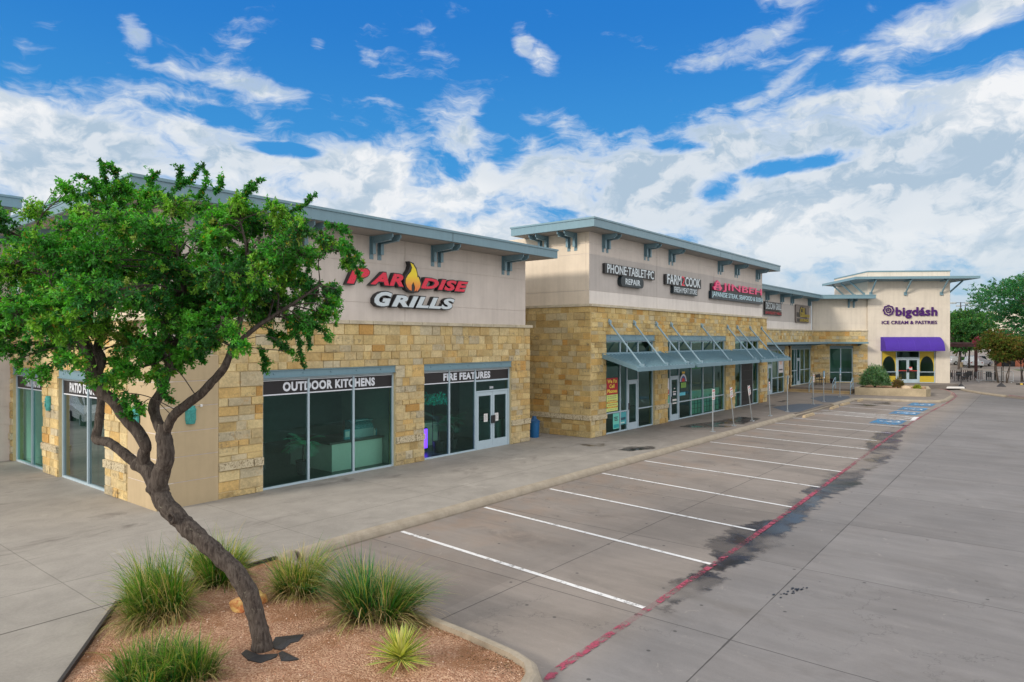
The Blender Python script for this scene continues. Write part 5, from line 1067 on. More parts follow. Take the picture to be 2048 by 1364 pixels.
def main_tree():
    t = thing('leaning_tree', 'leaning multi-stemmed shade tree with small green leaves in the gravel bed', 'tree', (4.88, 8.17, .05))
    tr = MB(); sk = []
    for k, br in enumerate(TREE):
        pts = catmull(br, 7 if k else 9); wob = [1 + .10 * noise.noise(Vector((i * .35, k * 3.1, 0))) for i in range(len(pts))]
        tr.tube([p[:3] for p in pts], [p[3] * 1.0 * w for p, w in zip(pts, wob)], 16 if k < 3 else 12, jit=.14, seed=k)
        if k >= 2: sk += [np.array(p) for p in pts if p[2] > 3.0]
    o = tr.build('trunk', M['bark'], t, smooth=True)
    kn = MB(); c = np.array((4.335, 8.62, 1.70))       # pruning scar
    kn = MB(); fw = Vector((-math.cos(R(VIEW)), -math.sin(R(VIEW)), .1)).normalized(); rt = Vector((math.sin(R(VIEW)), -math.cos(R(VIEW)), 0)); up = Vector((0, 0, 1))
    cc = Vector(SCAR) + fw * .12; vs = []; fs = []
    for r, d in ((.072, -.01), (.062, .03), (.042, .032), (.032, .0), (.0, -.012)):
        for i in range(14): a = 2 * math.pi * i / 14; q = cc + rt * (r * .78 * math.cos(a)) + up * (r * 1.15 * math.sin(a)) + rt * (-.3 * r * math.sin(a)) + fw * d; vs.append(tuple(q))
    fs = [(i * 14 + k, i * 14 + (k + 1) % 14, (i + 1) * 14 + (k + 1) % 14, (i + 1) * 14 + k) for i in range(4) for k in range(14)]
    kn.add(vs, fs); kn.build('pruning_scar', M['bark'], o, smooth=True)
    skp = np.array([p[:3] for p in sk]); skr = np.array([p[3] for p in sk]); lim = MB(); twigs = []
    tints = [(.055, .25, .034), (.10, .36, .04), (.036, .19, .045), (.20, .42, .05), (.20, .27, .06), (.025, .13, .025)]
    fwd = np.array([math.cos(R(VIEW)), math.sin(R(VIEW)), 0])
    for (x, y, z, r) in BL:
        c0 = np.array((x, y, z)); small = r < .15; twt = rng.choice(6, p=[.30, .30, .14, .14, .04, .08])
        for layer in range(1 if small else 3):
            c = c0 + (fwd * rng.uniform(-.9, 1.2) if not small else 0) + rng.normal(0, .05, 3)
            d = np.linalg.norm(skp - c, axis=1) + (skp[:, 2] > c[2] + .1) * .4; i = int(np.argmin(d)); b = skp[i]
            mid = (b + c) / 2 + rng.normal(0, .08, 3) + np.array([0, 0, .06]); L = [tuple(b), tuple(mid), tuple(c)]; cp = catmull([(*p, 0) for p in L], 5)
            rr = min(.022, skr[i] * .6, r * .055); lim.tube([p[:3] for p in cp], list(np.linspace(rr, .006, len(cp))), 5, caps=False)
            nt_ = int((12 if small else 36) * (r / .28) ** 1.3) + 3
            for _ in range(nt_):
                u = rng.normal(0, 1, 3); u /= np.linalg.norm(u); rad = r * rng.uniform(.25, 1.0) ** .7
                tip = c + u * rad * np.array([1.15, 1.15, .95]) + np.array([0, 0, -.03]); s = cp[rng.integers(len(cp) // 2, len(cp))][:3] if rng.random() < .5 else c + (tip - c) * .2
                s = np.array(s); v = tip - s; Lt = np.linalg.norm(v); base = tip - v / max(Lt, .01) * min(Lt, rng.uniform(.14, .30))
                tt = twt if rng.random() < .65 else rng.choice(6, p=[.28, .26, .16, .14, .06, .10])
                twigs.append((base, tip, tt)); lim.tube([tuple(s), tuple((base + s) / 2 + rng.normal(0, .015, 3)), tuple(tip)], [.006, .004, .0018], 3, caps=False)
    for a in TW:                                       # long shoots standing out of the crown
        p = np.array(a[:3]); q = np.array(a[3:]); m_ = (p + q) / 2 + rng.normal(0, .03, 3); cp = [np.array(v[:3]) for v in catmull([(*p, 0), (*m_, 0), (*q, 0)], 5)]
        lim.tube([tuple(v) for v in cp], list(np.linspace(.006, .002, len(cp))), 4, caps=False)
        for i in range(len(cp) - 1):
            twigs.append((cp[i], cp[i + 1] + rng.normal(0, .012, 3), int(rng.choice([0, 2, 5]))))
            if rng.random() < .55: u = rng.normal(0, .06, 3); twigs.append((cp[i], cp[i] + u + (cp[i + 1] - cp[i]) * .8, 0))
    lim.build('branch', M['bark'], t, recalc=False)
    V_, C_ = leaf_cloud(twigs, .046, 42, tints, ratio=.46)
    leaf_obj('foliage', V_, C_, M['leaf'], t); print('leaves', len(C_), 'twigs', len(twigs))
main_tree()
# torn weed-barrier cloth and root collar round the trunk
g = MB(); cl = [[(5.02, 8.16), (5.17, 8.30), (5.34, 8.19), (5.47, 8.08), (5.38, 8.02), (5.31, 7.97), (5.21, 8.0), (5.10, 7.94), (5.02, 7.92), (4.98, 8.02)],
    [(4.72, 8.26), (4.64, 8.12), (4.70, 7.96), (4.82, 7.90), (4.92, 7.84), (4.86, 7.78), (4.76, 7.77), (4.65, 7.79), (4.58, 7.97), (4.62, 8.2)], [(4.95, 7.88), (5.0, 7.87), (5.02, 7.52), (4.92, 7.56), (4.84, 7.64)]]
for i, poly in enumerate(cl):
    k = len(poly); cx, cy = sum(p[0] for p in poly) / k, sum(p[1] for p in poly) / k; jit = [random.uniform(.004, .022) for _ in poly]
    g.add([(x, y, bed_z(x, y) + h_) for (x, y), h_ in zip(poly, jit)] + [(cx, cy, bed_z(cx, cy) + .03)] + [(x, y, bed_z(x, y) - .02) for x, y in poly], [(j, (j + 1) % k, k) for j in range(k)] + [(j, (j + 1) % k, k + 1 + (j + 1) % k, k + 1 + j) for j in range(k)])
o = g.build('weed_barrier_cloth', M['dark'], None, recalc=False); tag(o, 'torn black weed cloth sticking out round the leaning tree base', 'cloth')

# ------------------------------------------------------------------ grasses, yucca, rock
def blades(g_v, g_f, g_c, base, dirn, L, w, curve, col, seg=5, tipc=None):
    k = len(g_v); side = np.cross(dirn, [0, 0, 1.0]); side /= np.linalg.norm(side) + 1e-9; h = np.array([dirn[0], dirn[1], 0]); hl = np.linalg.norm(h); h = h / (hl + 1e-9)
    p = np.array(base, float); d = np.array(dirn, float)
    tw = rng.normal(0, .35); side = side * math.cos(tw) + np.array([0, 0, 1]) * math.sin(tw) * .6
    for i in range(seg + 1):
        t = i / seg; ww = w * (1 - t ** 1.6) * .5 + .0004; g_v.append(tuple(p + side * ww)); g_v.append(tuple(p - side * ww))
        d = d + h * curve * t * .5 + np.array([0, 0, -1]) * curve * t; d /= np.linalg.norm(d); p = p + d * L / seg
    for i in range(seg):
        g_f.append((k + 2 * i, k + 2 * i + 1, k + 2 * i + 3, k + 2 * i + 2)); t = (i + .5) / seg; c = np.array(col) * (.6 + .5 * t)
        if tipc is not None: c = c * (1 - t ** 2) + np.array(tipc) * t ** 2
        g_c.append(tuple(c))
GREENS = [(.04, .19, .022), (.08, .25, .028), (.17, .34, .035), (.035, .22, .08), (.32, .40, .06), (.48, .40, .13), (.58, .44, .24)]
def grass_clump(label, x, y, r, h, n, wts, lean=(0, 0), name='grass_clump'):
    t = thing(name, label, 'ornamental grass', (x, y, bed_z(x, y)), 'ornamental grass clumps in the gravel bed')
    tufts = [(x + r * .6 * math.sqrt(rng.random()) * math.cos(a), y + r * .6 * math.sqrt(rng.random()) * math.sin(a), rng.uniform(.65, 1.15), rng.normal(0, .28, 2)) for a in rng.uniform(0, 6.283, 16)]
    for part, frac, low in (('green_blades', .66, False), ('dry_blades', .34, True)):
        V_, F_, C_ = [], [], []
        for _ in range(int(n * frac * .62)):
            tx, ty, th, tl = tufts[rng.integers(len(tufts))]; bx, by = tx + rng.normal(0, .045), ty + rng.normal(0, .045); dx, dy = (bx - x) / r, (by - y) / r
            out = np.array([dx * .75 + rng.normal(0, .20) + lean[0] + tl[0], dy * .75 + rng.normal(0, .20) + lean[1] + tl[1], 1.15 if not low else .5])
            if low: out[:2] = out[:2] * 1.1 + rng.normal(0, .35, 2)
            out /= np.linalg.norm(out); c = GREENS[rng.choice(len(GREENS), p=np.array(wts) / sum(wts))] if not low else [(.46, .34, .17), (.38, .31, .12), (.20, .28, .05), (.56, .42, .26), (.30, .20, .10)][rng.integers(5)]
            L = h * th * rng.uniform(.55, 1.2) * (1 if not low else .75)
            blades(V_, F_, C_, (bx, by, bed_z(bx, by) - .01), out, L, rng.uniform(.010, .020), rng.uniform(.05, .45) if not low else rng.uniform(.5, 1.05), np.array(c) * rng.uniform(.55, 1.3), 6, (.42, .34, .14) if rng.random() < .35 else None)
        mesh_obj(part, V_, F_, M['blade'], t, C_, recalc=False)
grass_clump('wide green and straw grass clump left of the trunk by the pavement', 4.55, 10.42, .52, .90, 4800, [4, 5, 4, 1, 3, 2, 1.2], (-.1, .05))
grass_clump('green grass clump seen right behind the leaning trunk', 5.82, 11.05, .46, .92, 3400, [3, 4, 4, 1, 3, 2, 1], (.05, 0))
grass_clump('small straw coloured grass clump at the head of the bed', 6.36, 9.55, .38, .84, 3200, [2, 3, 3, 1, 3, 4, 3])
grass_clump('tall blue-green grass clump beside the kerb and the yucca', 6.60, 7.92, .52, .98, 4800, [3, 3, 1, 6, 1, 1.5, 1.5], (.16, .08))
grass_clump('dark and yellow green grass clump at the bottom edge, left of the trunk foot', 3.86, 8.12, .42, .60, 3200, [5, 5, 4, 2, 3, 1.5, .5], (-.05, 0))
grass_clump('low grass clump at the bottom edge, farthest left', 3.45, 8.25, .42, .55, 2800, [6, 5, 3, 2, 1.5, 1.5, .5], (-.1, 0))
def yucca():
    x, y = 5.74, 6.42; t = thing('yucca_plant', 'spiky yellow and green striped yucca in the gravel bed', 'yucca', (x, y, bed_z(x, y)))
    for part, cols, wf in (('leaf_margin', [(.80, .74, .20), (.85, .78, .32), (.70, .68, .16)], 1.0), ('leaf_core', [(.05, .16, .05), (.08, .22, .07)], .36)):
        r2 = np.random.default_rng(5); V_, F_, C_ = [], [], []
        for i in range(150):
            a = i * 2.39996 + r2.normal(0, .12); el = R(max(4, 82 - 78 * (i / 150) ** .8)) + r2.normal(0, .06); L = r2.uniform(.38, .50); ci = r2.integers(99); kk = r2.uniform(.8, 1.15); w = r2.uniform(.03, .042)
            d = np.array([math.cos(a) * math.cos(el), math.sin(a) * math.cos(el), math.sin(el)]); side = np.cross(d, [0, 0, 1.0]); side /= np.linalg.norm(side); nn = np.cross(side, d) * (.0022 if wf < 1 else 0)
            k = len(V_); b = np.array([x, y, bed_z(x, y) + .05 + .06 * math.sin(el)]) 
            for t_ in (0, .35, .7, 1.0):
                ww = w * wf * (.5 if t_ < .1 else (1 - t_ ** 2.2)) * .5 + .0006; q = b + d * L * t_ + np.array([0, 0, -.05 * t_ * t_]) ; V_ += [tuple(q + side * ww + nn), tuple(q - side * ww + nn)]
            for s in range(3): F_.append((k + 2 * s, k + 2 * s + 1, k + 2 * s + 3, k + 2 * s + 2)); C_.append(tuple(np.array(cols[ci % len(cols)]) * kk))
        mesh_obj(part, V_, F_, M['blade'], t, C_, recalc=False)
yucca()
def rock(name, label, x, y, z, sx, sy, sz, mat, seed, rot=0, cat='rock'):
    bm = bmesh.new(); bmesh.ops.create_icosphere(bm, subdivisions=3, radius=1)
    for v in bm.verts:
        c = v.co; k = 1 + .35 * noise.noise(c * 1.1 + Vector((seed, 0, 0))) + .12 * noise.noise(c * 3.1 + Vector((0, seed, 0)))
        c = Vector([math.copysign(abs(q) ** .62, q) for q in c]) * k; v.co = Vector((c.x * sx, c.y * sy, max(c.z, -.3) * sz))
        v.co.rotate(Matrix.Rotation(rot, 3, 'Z'))
    me = bpy.data.meshes.new(name); bm.to_mesh(me); bm.free(); me.materials.append(mat); o = bpy.data.objects.new(name, me); sc.collection.objects.link(o); o.location = (x, y, z); return tag(o, label, cat)
def rock_mat():
    m, g, b = new_mat('sandstone_rock'); p = g.pos(); n = g.noise(p, 5, 6, .7); 
    g.put(b.inputs['Base Color'], g.mix(g.step(n, .4, .6), srgb(222, 188, 118), srgb(188, 110, 66))); b.inputs['Roughness'].default_value = .9; bump(g, b, g.noise(p, 14, 6, .7), .8, .03); return m
M['rock'] = rock_mat()
rock('boulder', 'tan and rust sandstone boulder half hidden behind the tree trunk', 5.55, 9.62, bed_z(5.55, 9.62) + .05, .27, .14, .15, M['rock'], 3.2, .2)
# leaf litter in the bed's tip
g = MB()
for _ in range(700):
    x = 6.62 + random.gauss(0, .16); y = 5.55 + random.gauss(0, .3)
    if random.random() < .35: x = 6.92 + random.gauss(0, .05); y = random.uniform(5.4, 8.2)
    if not inside((x, y), BED): continue
    a = random.uniform(0, 6.3); s = random.uniform(.008, .022); z = bed_z(x, y) + .008 + random.random() * .012
    g.add([(x, y, z), (x + s * math.cos(a), y + s * math.sin(a), z + .004), (x + s * 1.4 * math.cos(a + .6), y + s * 1.4 * math.sin(a + .6), z)], [(0, 1, 2)], random.choice([(.03, .02, .012), (.06, .04, .02), (.02, .014, .01), (.12, .07, .03), (.18, .13, .05)]))
tag(g.build('leaf_litter', M['attr_rough'], recalc=False), 'dark dead leaf litter gathered in the corner of the bed', kind='stuff')
# oil marks on the lane
g = MB()
for _ in range(26):
    x = 12.1 + random.gauss(0, .3); y = 3.55 + random.gauss(0, .05) - (x - 12.1) * .35; r = random.uniform(.006, .030)
    g.add([(x + r * 1.6 * math.cos(a), y + r * math.sin(a) * .7, -.1425) for a in np.linspace(0, 6.283, 8)[:-1]], [tuple(range(7))])
g.build('oil_stain', simple('oil', (.012, .012, .012), .4), recalc=False)['kind'] = 'structure'
# ------------------------------------------------------------------ sign posts along the kerb
def sign_post(label, x, y, h, lean, blue, first={}):
    key = 'b' if blue else 'w'
    if key not in first:
        t = thing('parking_sign', label, 'parking sign', (0, 0, 0), 'parking signs on posts along the kerb')
        g = MB(); g.tube([(0, 0, -.02), (0, 0, h)], .03, 8); g.build('post', M['galv'], t)
        g = MB(); g.box(-.1, .1, -.1, .1, 0, .02); g.tube([(0, 0, .02), (0, 0, .12)], .045, 8); g.build('base_plate', M['galv'], t)
        fr = Frame(0, -.036, 0); top = h - .03; bot = h - .50
        g = MB(fr); g.face([(-.15 + .02, bot), (.15 - .02, bot), (.15, bot + .02), (.15, top - .02), (.13, top), (-.13, top), (-.15, top - .02), (-.15, bot + .02)], 0, .006); pl = g.build('sign_plate', M['p_sign_b'] if blue else M['white'], t)
        g = MB(fr); rd = (.5, .03, .04) if not blue else (.8, .85, .9); tx = (.08, .09, .14)
        if not blue:
            g.box(-.125, .125, .0065, .008, top - .1, top - .045, rd)
            for z, w in ((.16, .1), (.21, .12), (.27, .09), (.33, .11)): g.box(-w, w, .0065, .008, top - z - .02, top - z, tx)
            g.box(-.11, .11, .0065, .008, bot + .05, bot + .09, rd)
        else:
            g.box(-.14, .14, .0065, .008, bot, bot + .10, (.7, .74, .78)); g.box(-.04, .03, .0065, .008, top - .27, top - .1, rd); g.box(-.02, .08, .0065, .008, top - .30, top - .26, rd)
        g.build('sign_print', M['attr'], pl); first[key] = t
    else: t = dup(first[key])
    t.location = (x, y, .0); t.rotation_euler = lean; t['label'] = label; t['category'] = 'parking sign'; return t
M['p_sign_b'] = simple('blue_sign_face', srgb(70, 150, 190), .4)
sign_post('upright white parking sign on a post, nearest of the row', 29.64, 12.25, 1.95, (0, 0, 0), False)
sign_post('white parking sign leaning left, just beyond the upright nearest one', 32.25, 12.27, 1.95, (0, R(-14), 0), False)
sign_post('white parking sign leaning left, in the middle of the three leaning posts', 34.75, 12.27, 1.95, (0, R(-18), 0), False)
sign_post('white parking sign leaning left, farthest of the three leaning posts', 37.77, 12.35, 1.95, (0, R(-12), R(6)), False)
sign_post('blue accessible parking sign standing on the nearer dark ramp', 40.51, 12.27, 2.1, (0, R(1), R(12)), True)
sign_post('white sign on a post at the far corner of the nearer dark ramp', 46.38, 12.44, 2.1, (0, 0, 0), False)
sign_post('blue accessible parking sign at the near edge of the farther dark ramp', 48.64, 12.37, 2.1, (0, R(-2), 0), True)
sign_post('blue accessible parking sign in front of the far green window', 53.51, 12.51, 2.25, (0, R(-1), 0), True)
# wheel stops
def wheel_stop(label, x, y, rz, first=[]):
    if not first:
        g = MB(); g.add([(-.95, -.09, 0), (.95, -.09, 0), (.95, .09, 0), (-.95, .09, 0), (-.88, -.05, .13), (.88, -.05, .13), (.88, .05, .13), (-.88, .05, .13)], [(0, 3, 2, 1), (4, 5, 6, 7), (0, 1, 5, 4), (1, 2, 6, 5), (2, 3, 7, 6), (3, 0, 4, 7)])
        o = g.build('wheel_stop', M['kerb2']); first.append(o)
    else: o = first[0].copy(); sc.collection.objects.link(o)
    o.location = (x, y, -.145); o.rotation_euler = (0, 0, rz); return tag(o, label, 'wheel stop', 'concrete wheel stops in the accessible bays')
M['kerb2'] = simple('wheel_stop_concrete', srgb(178, 160, 130), .9, 0, .2, 3, .4)
wheel_stop('concrete wheel stop before the hatched aisle, nearest of its row', 40.3, 11.05, .0); wheel_stop('concrete wheel stop just beyond the hatched aisle', 46.1, 11.1, .02)
wheel_stop('concrete wheel stop between the two dark ramps', 49.1, 11.15, -.02); wheel_stop('concrete wheel stop beside the dirt patch at the farthest bay', 53.0, 11.0, .03)
# handrails on the steps
def handrail(label, x, y, first=[]):
    if not first:
        g = MB(); g.tube([(-.35, 0, 0), (-.35, 0, .88), (.35, 0, 1.22), (.5, 0, 1.22), (.5, 0, .35)], .025, 8, caps=True); g.tube([(-.35, 0, .5), (.45, 0, .84)], .02, 6)
        g.box(-.4, -.3, -.05, .05, 0, .015); o = g.build('handrail', M['galv_b'], smooth=False); first.append(o)
    else: o = first[0].copy(); sc.collection.objects.link(o)
    o.location = (x, y, 0); return tag(o, label, 'handrail', 'handrails on the terrace steps')
M['galv_b'] = simple('painted_rail', srgb(150, 182, 200), .4, .1, .08, 4)
handrail('pale blue handrail on the steps, nearest the far shop door', 57.0, 15.5); handrail('pale blue handrail at the middle of the terrace steps', 57.0, 13.75); handrail('pale handrail at the end of the steps beside the planter', 56.8, 12.45)
# planter with shrub
g = MB(); PL = [(56.4, 12.15), (57.65, 7.65), (58.3, 7.45), (61.4, 8.0), (61.6, 12.35)]
ins = [(56.62, 11.98), (57.83, 7.88), (58.35, 7.68), (61.2, 8.2), (61.38, 12.15)]; n = 5
g.add([(*p, -.05) for p in PL] + [(*p, .56) for p in PL] + [(*p, .56) for p in ins] + [(*p, .40) for p in ins], [(i, (i + 1) % n, n + (i + 1) % n, n + i) for i in range(n)] + [(n + i, n + (i + 1) % n, 2 * n + (i + 1) % n, 2 * n + i) for i in range(n)] + [(2 * n + i, 2 * n + (i + 1) % n, 3 * n + (i + 1) % n, 3 * n + i) for i in range(n)])
pl = g.build('planter', simple('planter_concrete', srgb(172, 158, 132), .9, 0, .2, 1.5, .4)); tag(pl, 'low concrete planter in front of the end block', 'planter')
g = MB(); g.prism(ins, .38, .47); g.build('planter_soil', M['gravel'], pl)
def shrub(name, label, x, y, z, rx, rz, cols, n, size, cat='shrub', flat=0.):
    t = thing(name, label, cat, (x, y, z)); tw = []; st = MB()
    for _ in range(n):
        u = rng.normal(0, 1, 3); u /= np.linalg.norm(u); u[2] = abs(u[2]) * 1.0 - .12; k = rng.uniform(.62, 1.0) * (1 + .13 * noise.noise(Vector(u * 2.2) + Vector((x, 0, 0))))
        tip = np.array([x, y, z + rz * .25]) + u * np.array([rx, rx, rz]) * k; b = np.array([x, y, z + rz * .2]) + (tip - np.array([x, y, z + rz * .2])) * .72; tw.append((b, tip, int(rng.integers(len(cols)))))
    for _ in range(9): a = rng.uniform(0, 6.28); st.tube([(x, y, z - .02), (x + rx * .3 * math.cos(a), y + rx * .3 * math.sin(a), z + rz * .4), (x + rx * .7 * math.cos(a), y + rx * .7 * math.sin(a), z + rz * .8)], [.03, .02, .01], 5)
    st.build('stem', M['bark'], t); V_, C_ = leaf_cloud(tw, size, 16, cols, 0); leaf_obj('foliage', V_, C_, M['leaf'], t)
shrub('round_shrub', 'big round grey-green shrub in the concrete planter', 58.6, 11.2, .44, 1.2, 1.65, [(.15, .28, .16), (.20, .34, .20), (.11, .22, .13), (.09, .24, .08)], 2000, .09)
shrub('small_shrub', 'small rust-brown shrub beside the round shrub in the planter', 58.25, 9.55, .44, .48, .85, [(.20, .13, .05), (.26, .15, .05), (.12, .14, .04)], 300, .07)
shrub('low_plant', 'low yellow-green plant at the right end of the planter', 58.6, 8.35, .44, .33, .36, [(.34, .36, .05), (.24, .30, .04)], 160, .07)
rock('boulder', 'flat pale boulder in the planter between the shrub and the low plant', 58.1, 9.0, .50, .42, .3, .22, simple('pale_rock', srgb(196, 176, 148), .9, 0, .2, 3, .5), 8.1, .5)
# litter bin at the passage
t = thing('litter_bin', 'blue plastic litter bin beside the stone corner in the passage', 'bin', (23.2, 17.5, 0))
g = MB(); g.lathe([(.20, 0), (.235, .62), (.245, .62), (.245, .66), (.23, .66)], 23.2, 17.5, 18); g.build('bin_body', simple('blue_plastic', srgb(20, 96, 152), .45), t)
g = MB(); g.lathe([(.25, .66), (.25, .70), (.12, .78), (.09, .86), (.08, .90)], 23.2, 17.5, 18); g.build('bin_lid', simple('blue_plastic_lid', srgb(16, 82, 132), .45), t)
# bench and small bin on the terrace
t = thing('bench', 'dark metal garden bench on the terrace by the stone wall', 'bench', (61.6, 16.0, .35)); g = MB()
g.box(61.1, 62.3, 15.7, 16.15, .78, .82); g.build('seat', M['dark'], t); g = MB(); g.box(61.1, 62.3, 16.15, 16.2, .95, 1.22); g.build('backrest', M['dark'], t)
for x in (61.12, 62.28):
    g = MB(); g.tube([(x, 15.72, .35), (x, 15.72, 1.02), (x, 16.15, 1.05)], .025, 6); g.tube([(x, 16.15, .35), (x, 16.2, 1.25)], .025, 6); g.build('leg', M['dark'], t)
g = MB(); g.lathe([(.16, .35), (.2, .62), (.21, .72), (.12, .78)], 64.1, 15.6, 12); tag(g.build('waste_box', M['dark']), 'small black bin on the terrace right of the bench', 'bin')
# ------------------------------------------------------------------ things behind the glass
def potted_palm(label, x, y, h, cols, droopy=False, fr=True):
    t = thing('potted_palm', label, 'potted plant', (x, y, .012)); g = MB(); g.lathe([(.17, .012), (.22, .40), (.23, .42), (.18, .41)], x, y, 16); g.build('pot', M['dark'], t)
    g = MB(); g.tube([(x, y, .38), (x + .02, y, h * .6)], .03, 7); g.build('stem', M['bark'], t); V_, F_, C_ = [], [], []
    for i in range(16):
        a = i * 2.4; el = R(rng.uniform(15, 70)); L = rng.uniform(.5, .75); d = np.array([math.cos(a) * math.cos(el), math.sin(a) * math.cos(el), math.sin(el)]); p = np.array([x, y, h * .6]); hd = np.array([d[0], d[1], 0])
        for s in range(16):
            d = d + np.array([0, 0, -.09]); d /= np.linalg.norm(d); p = p + d * L / 16; sd = np.cross(d, [0, 0, 1.]); sd /= np.linalg.norm(sd); ll = .24 * math.sin(.25 + 2.7 * s / 16)
            for sg in (-1, 1): k = len(V_); q = p + (sd * sg + d * .7) * ll + np.array([0, 0, -.25 * ll]); V_ += [tuple(p), tuple(p + d * .018), tuple(q)]; F_.append((k, k + 1, k + 2)); C_.append(cols[(i + s) % len(cols)])
    mesh_obj('fronds', V_, F_, M['blade'], t, C_, recalc=False)
potted_palm('potted palm beside the kitchen counter behind the first window', 12.35, 18.3, 1.5, [(.25, .85, .62), (.30, .9, .66)])
potted_palm('potted palm in the left pane of the second window', 17.82, 17.85, 1.7, [(.08, .36, .26), (.12, .45, .33)])
potted_palm('potted palm behind the mullion of the second window', 18.65, 17.95, 1.6, [(.08, .4, .28), (.06, .28, .2)])
t = thing('feather_lamp', 'round teal feather shade above the potted palm', 'lamp', (17.85, 18.2, 2.0)); tw = [((17.85, 18.2, 1.85 + .0), (17.85 + .55 * math.cos(a) * b, 18.2 + .4 * math.sin(a) * b, 1.95 + random.uniform(-.14, .16)), 0) for a in np.linspace(0, 6.28, 60) for b in (.6, 1.)]
V_, C_ = leaf_cloud(tw, .13, 20, [(.05, .85, .9)], 0, .3); leaf_obj('shade', V_, C_, M['blade'], t); g = MB(); g.tube([(17.85, 18.2, .02), (17.85, 18.2, 1.9)], .015, 6); g.build('pole', M['dark'], t)
m_ctr = simple('counter_panel', srgb(228, 236, 224), .6, 0, .05, 2); m_top = simple('counter_top', (.09, .085, .08), .4, 0, .2, 6)
t = thing('kitchen_counter', 'pale L-shaped outdoor kitchen counter with dark top behind the first window', 'counter', (14, 18, 0))
g = MB(); g.box(13.02, 15.05, 17.75, 18.5, .015, .88); g.box(13.02, 13.6, 18.5, 20.0, .015, .88); g.build('counter_body', m_ctr, t); g = MB(); g.box(12.9, 15.08, 17.68, 18.6, .88, .94); g.box(12.9, 13.7, 18.6, 20.05, .88, .94); g.build('counter_top', m_top, t)
t = thing('gas_grill', 'steel gas grill with a hood on the kitchen counter', 'grill', (14.4, 18.2, .94)); m_st = simple('grill_steel', srgb(170, 200, 204), .35, .4, .05, 3)
g = MB(); g.box(14.05, 14.85, 17.95, 18.45, .942, 1.22); g.build('grill_body', m_st, t); fr = Frame(0, 18.45, 0); g = MB(fr); g.extr([(0, 1.22), (.5, 1.22), (.44, 1.34), (.2, 1.5), (0, 1.5)], 14.05, 14.85); g.build('hood', simple('grill_hood', srgb(90, 160, 168), .3, .3), t)
g = MB(fr); g.tube([(14.1, .42, 1.44), (14.1, .5, 1.5), (14.8, .5, 1.5), (14.8, .42, 1.44)], .018, 6); g.build('handle', m_st, t)
g = MB(); g.box(13.62, 13.84, 17.9, 17.97, .942, 1.26, (.10, .4, .5)); g.box(13.65, 13.81, 17.895, 17.9, 1.02, 1.2, (.7, .8, .8)); tag(g.build('charcoal_bag', M['attr']), 'small blue and white bag standing on the kitchen counter', 'bag')
for x, c, l in ((14.93, (.75, .8, .75), 'white bottle on the counter right of the grill'), (15.0, (.05, .3, .4), 'blue bottle on the counter at the window edge')):
    g = MB(); g.lathe([(.03, .942), (.035, 1.08), (.02, 1.12), (.015, 1.17)], x, 18.0, 10, c); tag(g.build('bottle', M['attr']), l, 'bottle')
t = thing('light_panel', 'glowing violet light panel on the floor in the second window', 'lamp', (16.5, 18.4, 0)); g = MB(); g.box(17.42, 17.68, 18.30, 18.34, .15, .85); g.build('panel', emis('violet_lamp', (.16, .03, 1.), 3.0), t); g = MB(); g.box(17.39, 17.71, 18.345, 18.4, .05, .9); g.build('panel_back', M['dark'], t)
g = MB(); g.box(18.2, 19.2, 19.3, 20.0, .015, .9); tag(g.build('white_cabinet', m_ctr), 'pale cabinet behind the mullion of the second window', 'cabinet')
g = MB(); g.box(20.9, 21.15, 17.6, 18.6, .015, 1.0); tag(g.build('display_shelf', m_ctr), 'pale display shelf behind the glass double door', 'shelf')

for x, y, l in ((11.2, 19.6, 'black display grill cart deep inside the first window'), (18.6, 21.2, 'black display grill cart deep inside the second window')):
    t = thing('display_grill', l, 'grill', (x, y, .012)); g = MB(); g.box(x - .5, x + .5, y - .25, y + .25, .1, .85, (.05, .055, .06)); g.build('cart', M['attr'], t); g = MB(Frame(0, y + .25, 0)); g.extr([(0, .86), (.5, .86), (.45, 1.0), (.25, 1.18), (0, 1.18)], x - .35, x + .35); g.build('hood', m_st, t); g = MB(); g.box(x - .95, x - .5, y - .2, y + .2, .78, .82); g.build('side_shelf', m_st, t)
t = thing('shelf_unit', 'tall shelf unit with boxes at the back of the corner shop', 'shelf', (12.5, 24.2, 0)); g = MB()
for z in (.4, .9, 1.4, 1.9, 2.4): g.box(10.8, 14.4, 24.0, 24.4, z, z + .03)
for x in (10.8, 12.6, 14.37): g.box(x, x + .03, 24.0, 24.4, .02, 2.43)
g.build('rack', M['white'], t); g = MB()
for z in (.43, .93, 1.43, 1.93):
    x = 10.9
    while x < 14.2: w = random.uniform(.15, .4); g.box(x, x + w, 24.05, 24.3, z, z + random.uniform(.15, .4), random.choice([(.3, .1, .06), (.1, .2, .3), (.4, .36, .28), (.1, .1, .1), (.5, .5, .45)])); x += w + random.uniform(.03, .2)
g.build('boxes', M['attr'], t)
t = thing('patio_umbrella', 'closed pale display umbrella standing inside the first window', 'umbrella', (15.6 - 4.6, 21.5, 0)); g = MB(); g.lathe([(.03, .05), (.03, .9), (.12, .95), (.09, 1.7), (.03, 2.3)], 11.0, 21.5, 10); g.build('canopy', m_in2, t); g = MB(); g.lathe([(.3, .012), (.3, .06), (.05, .1)], 11.0, 21.5, 12); g.build('base', M['dark'], t)
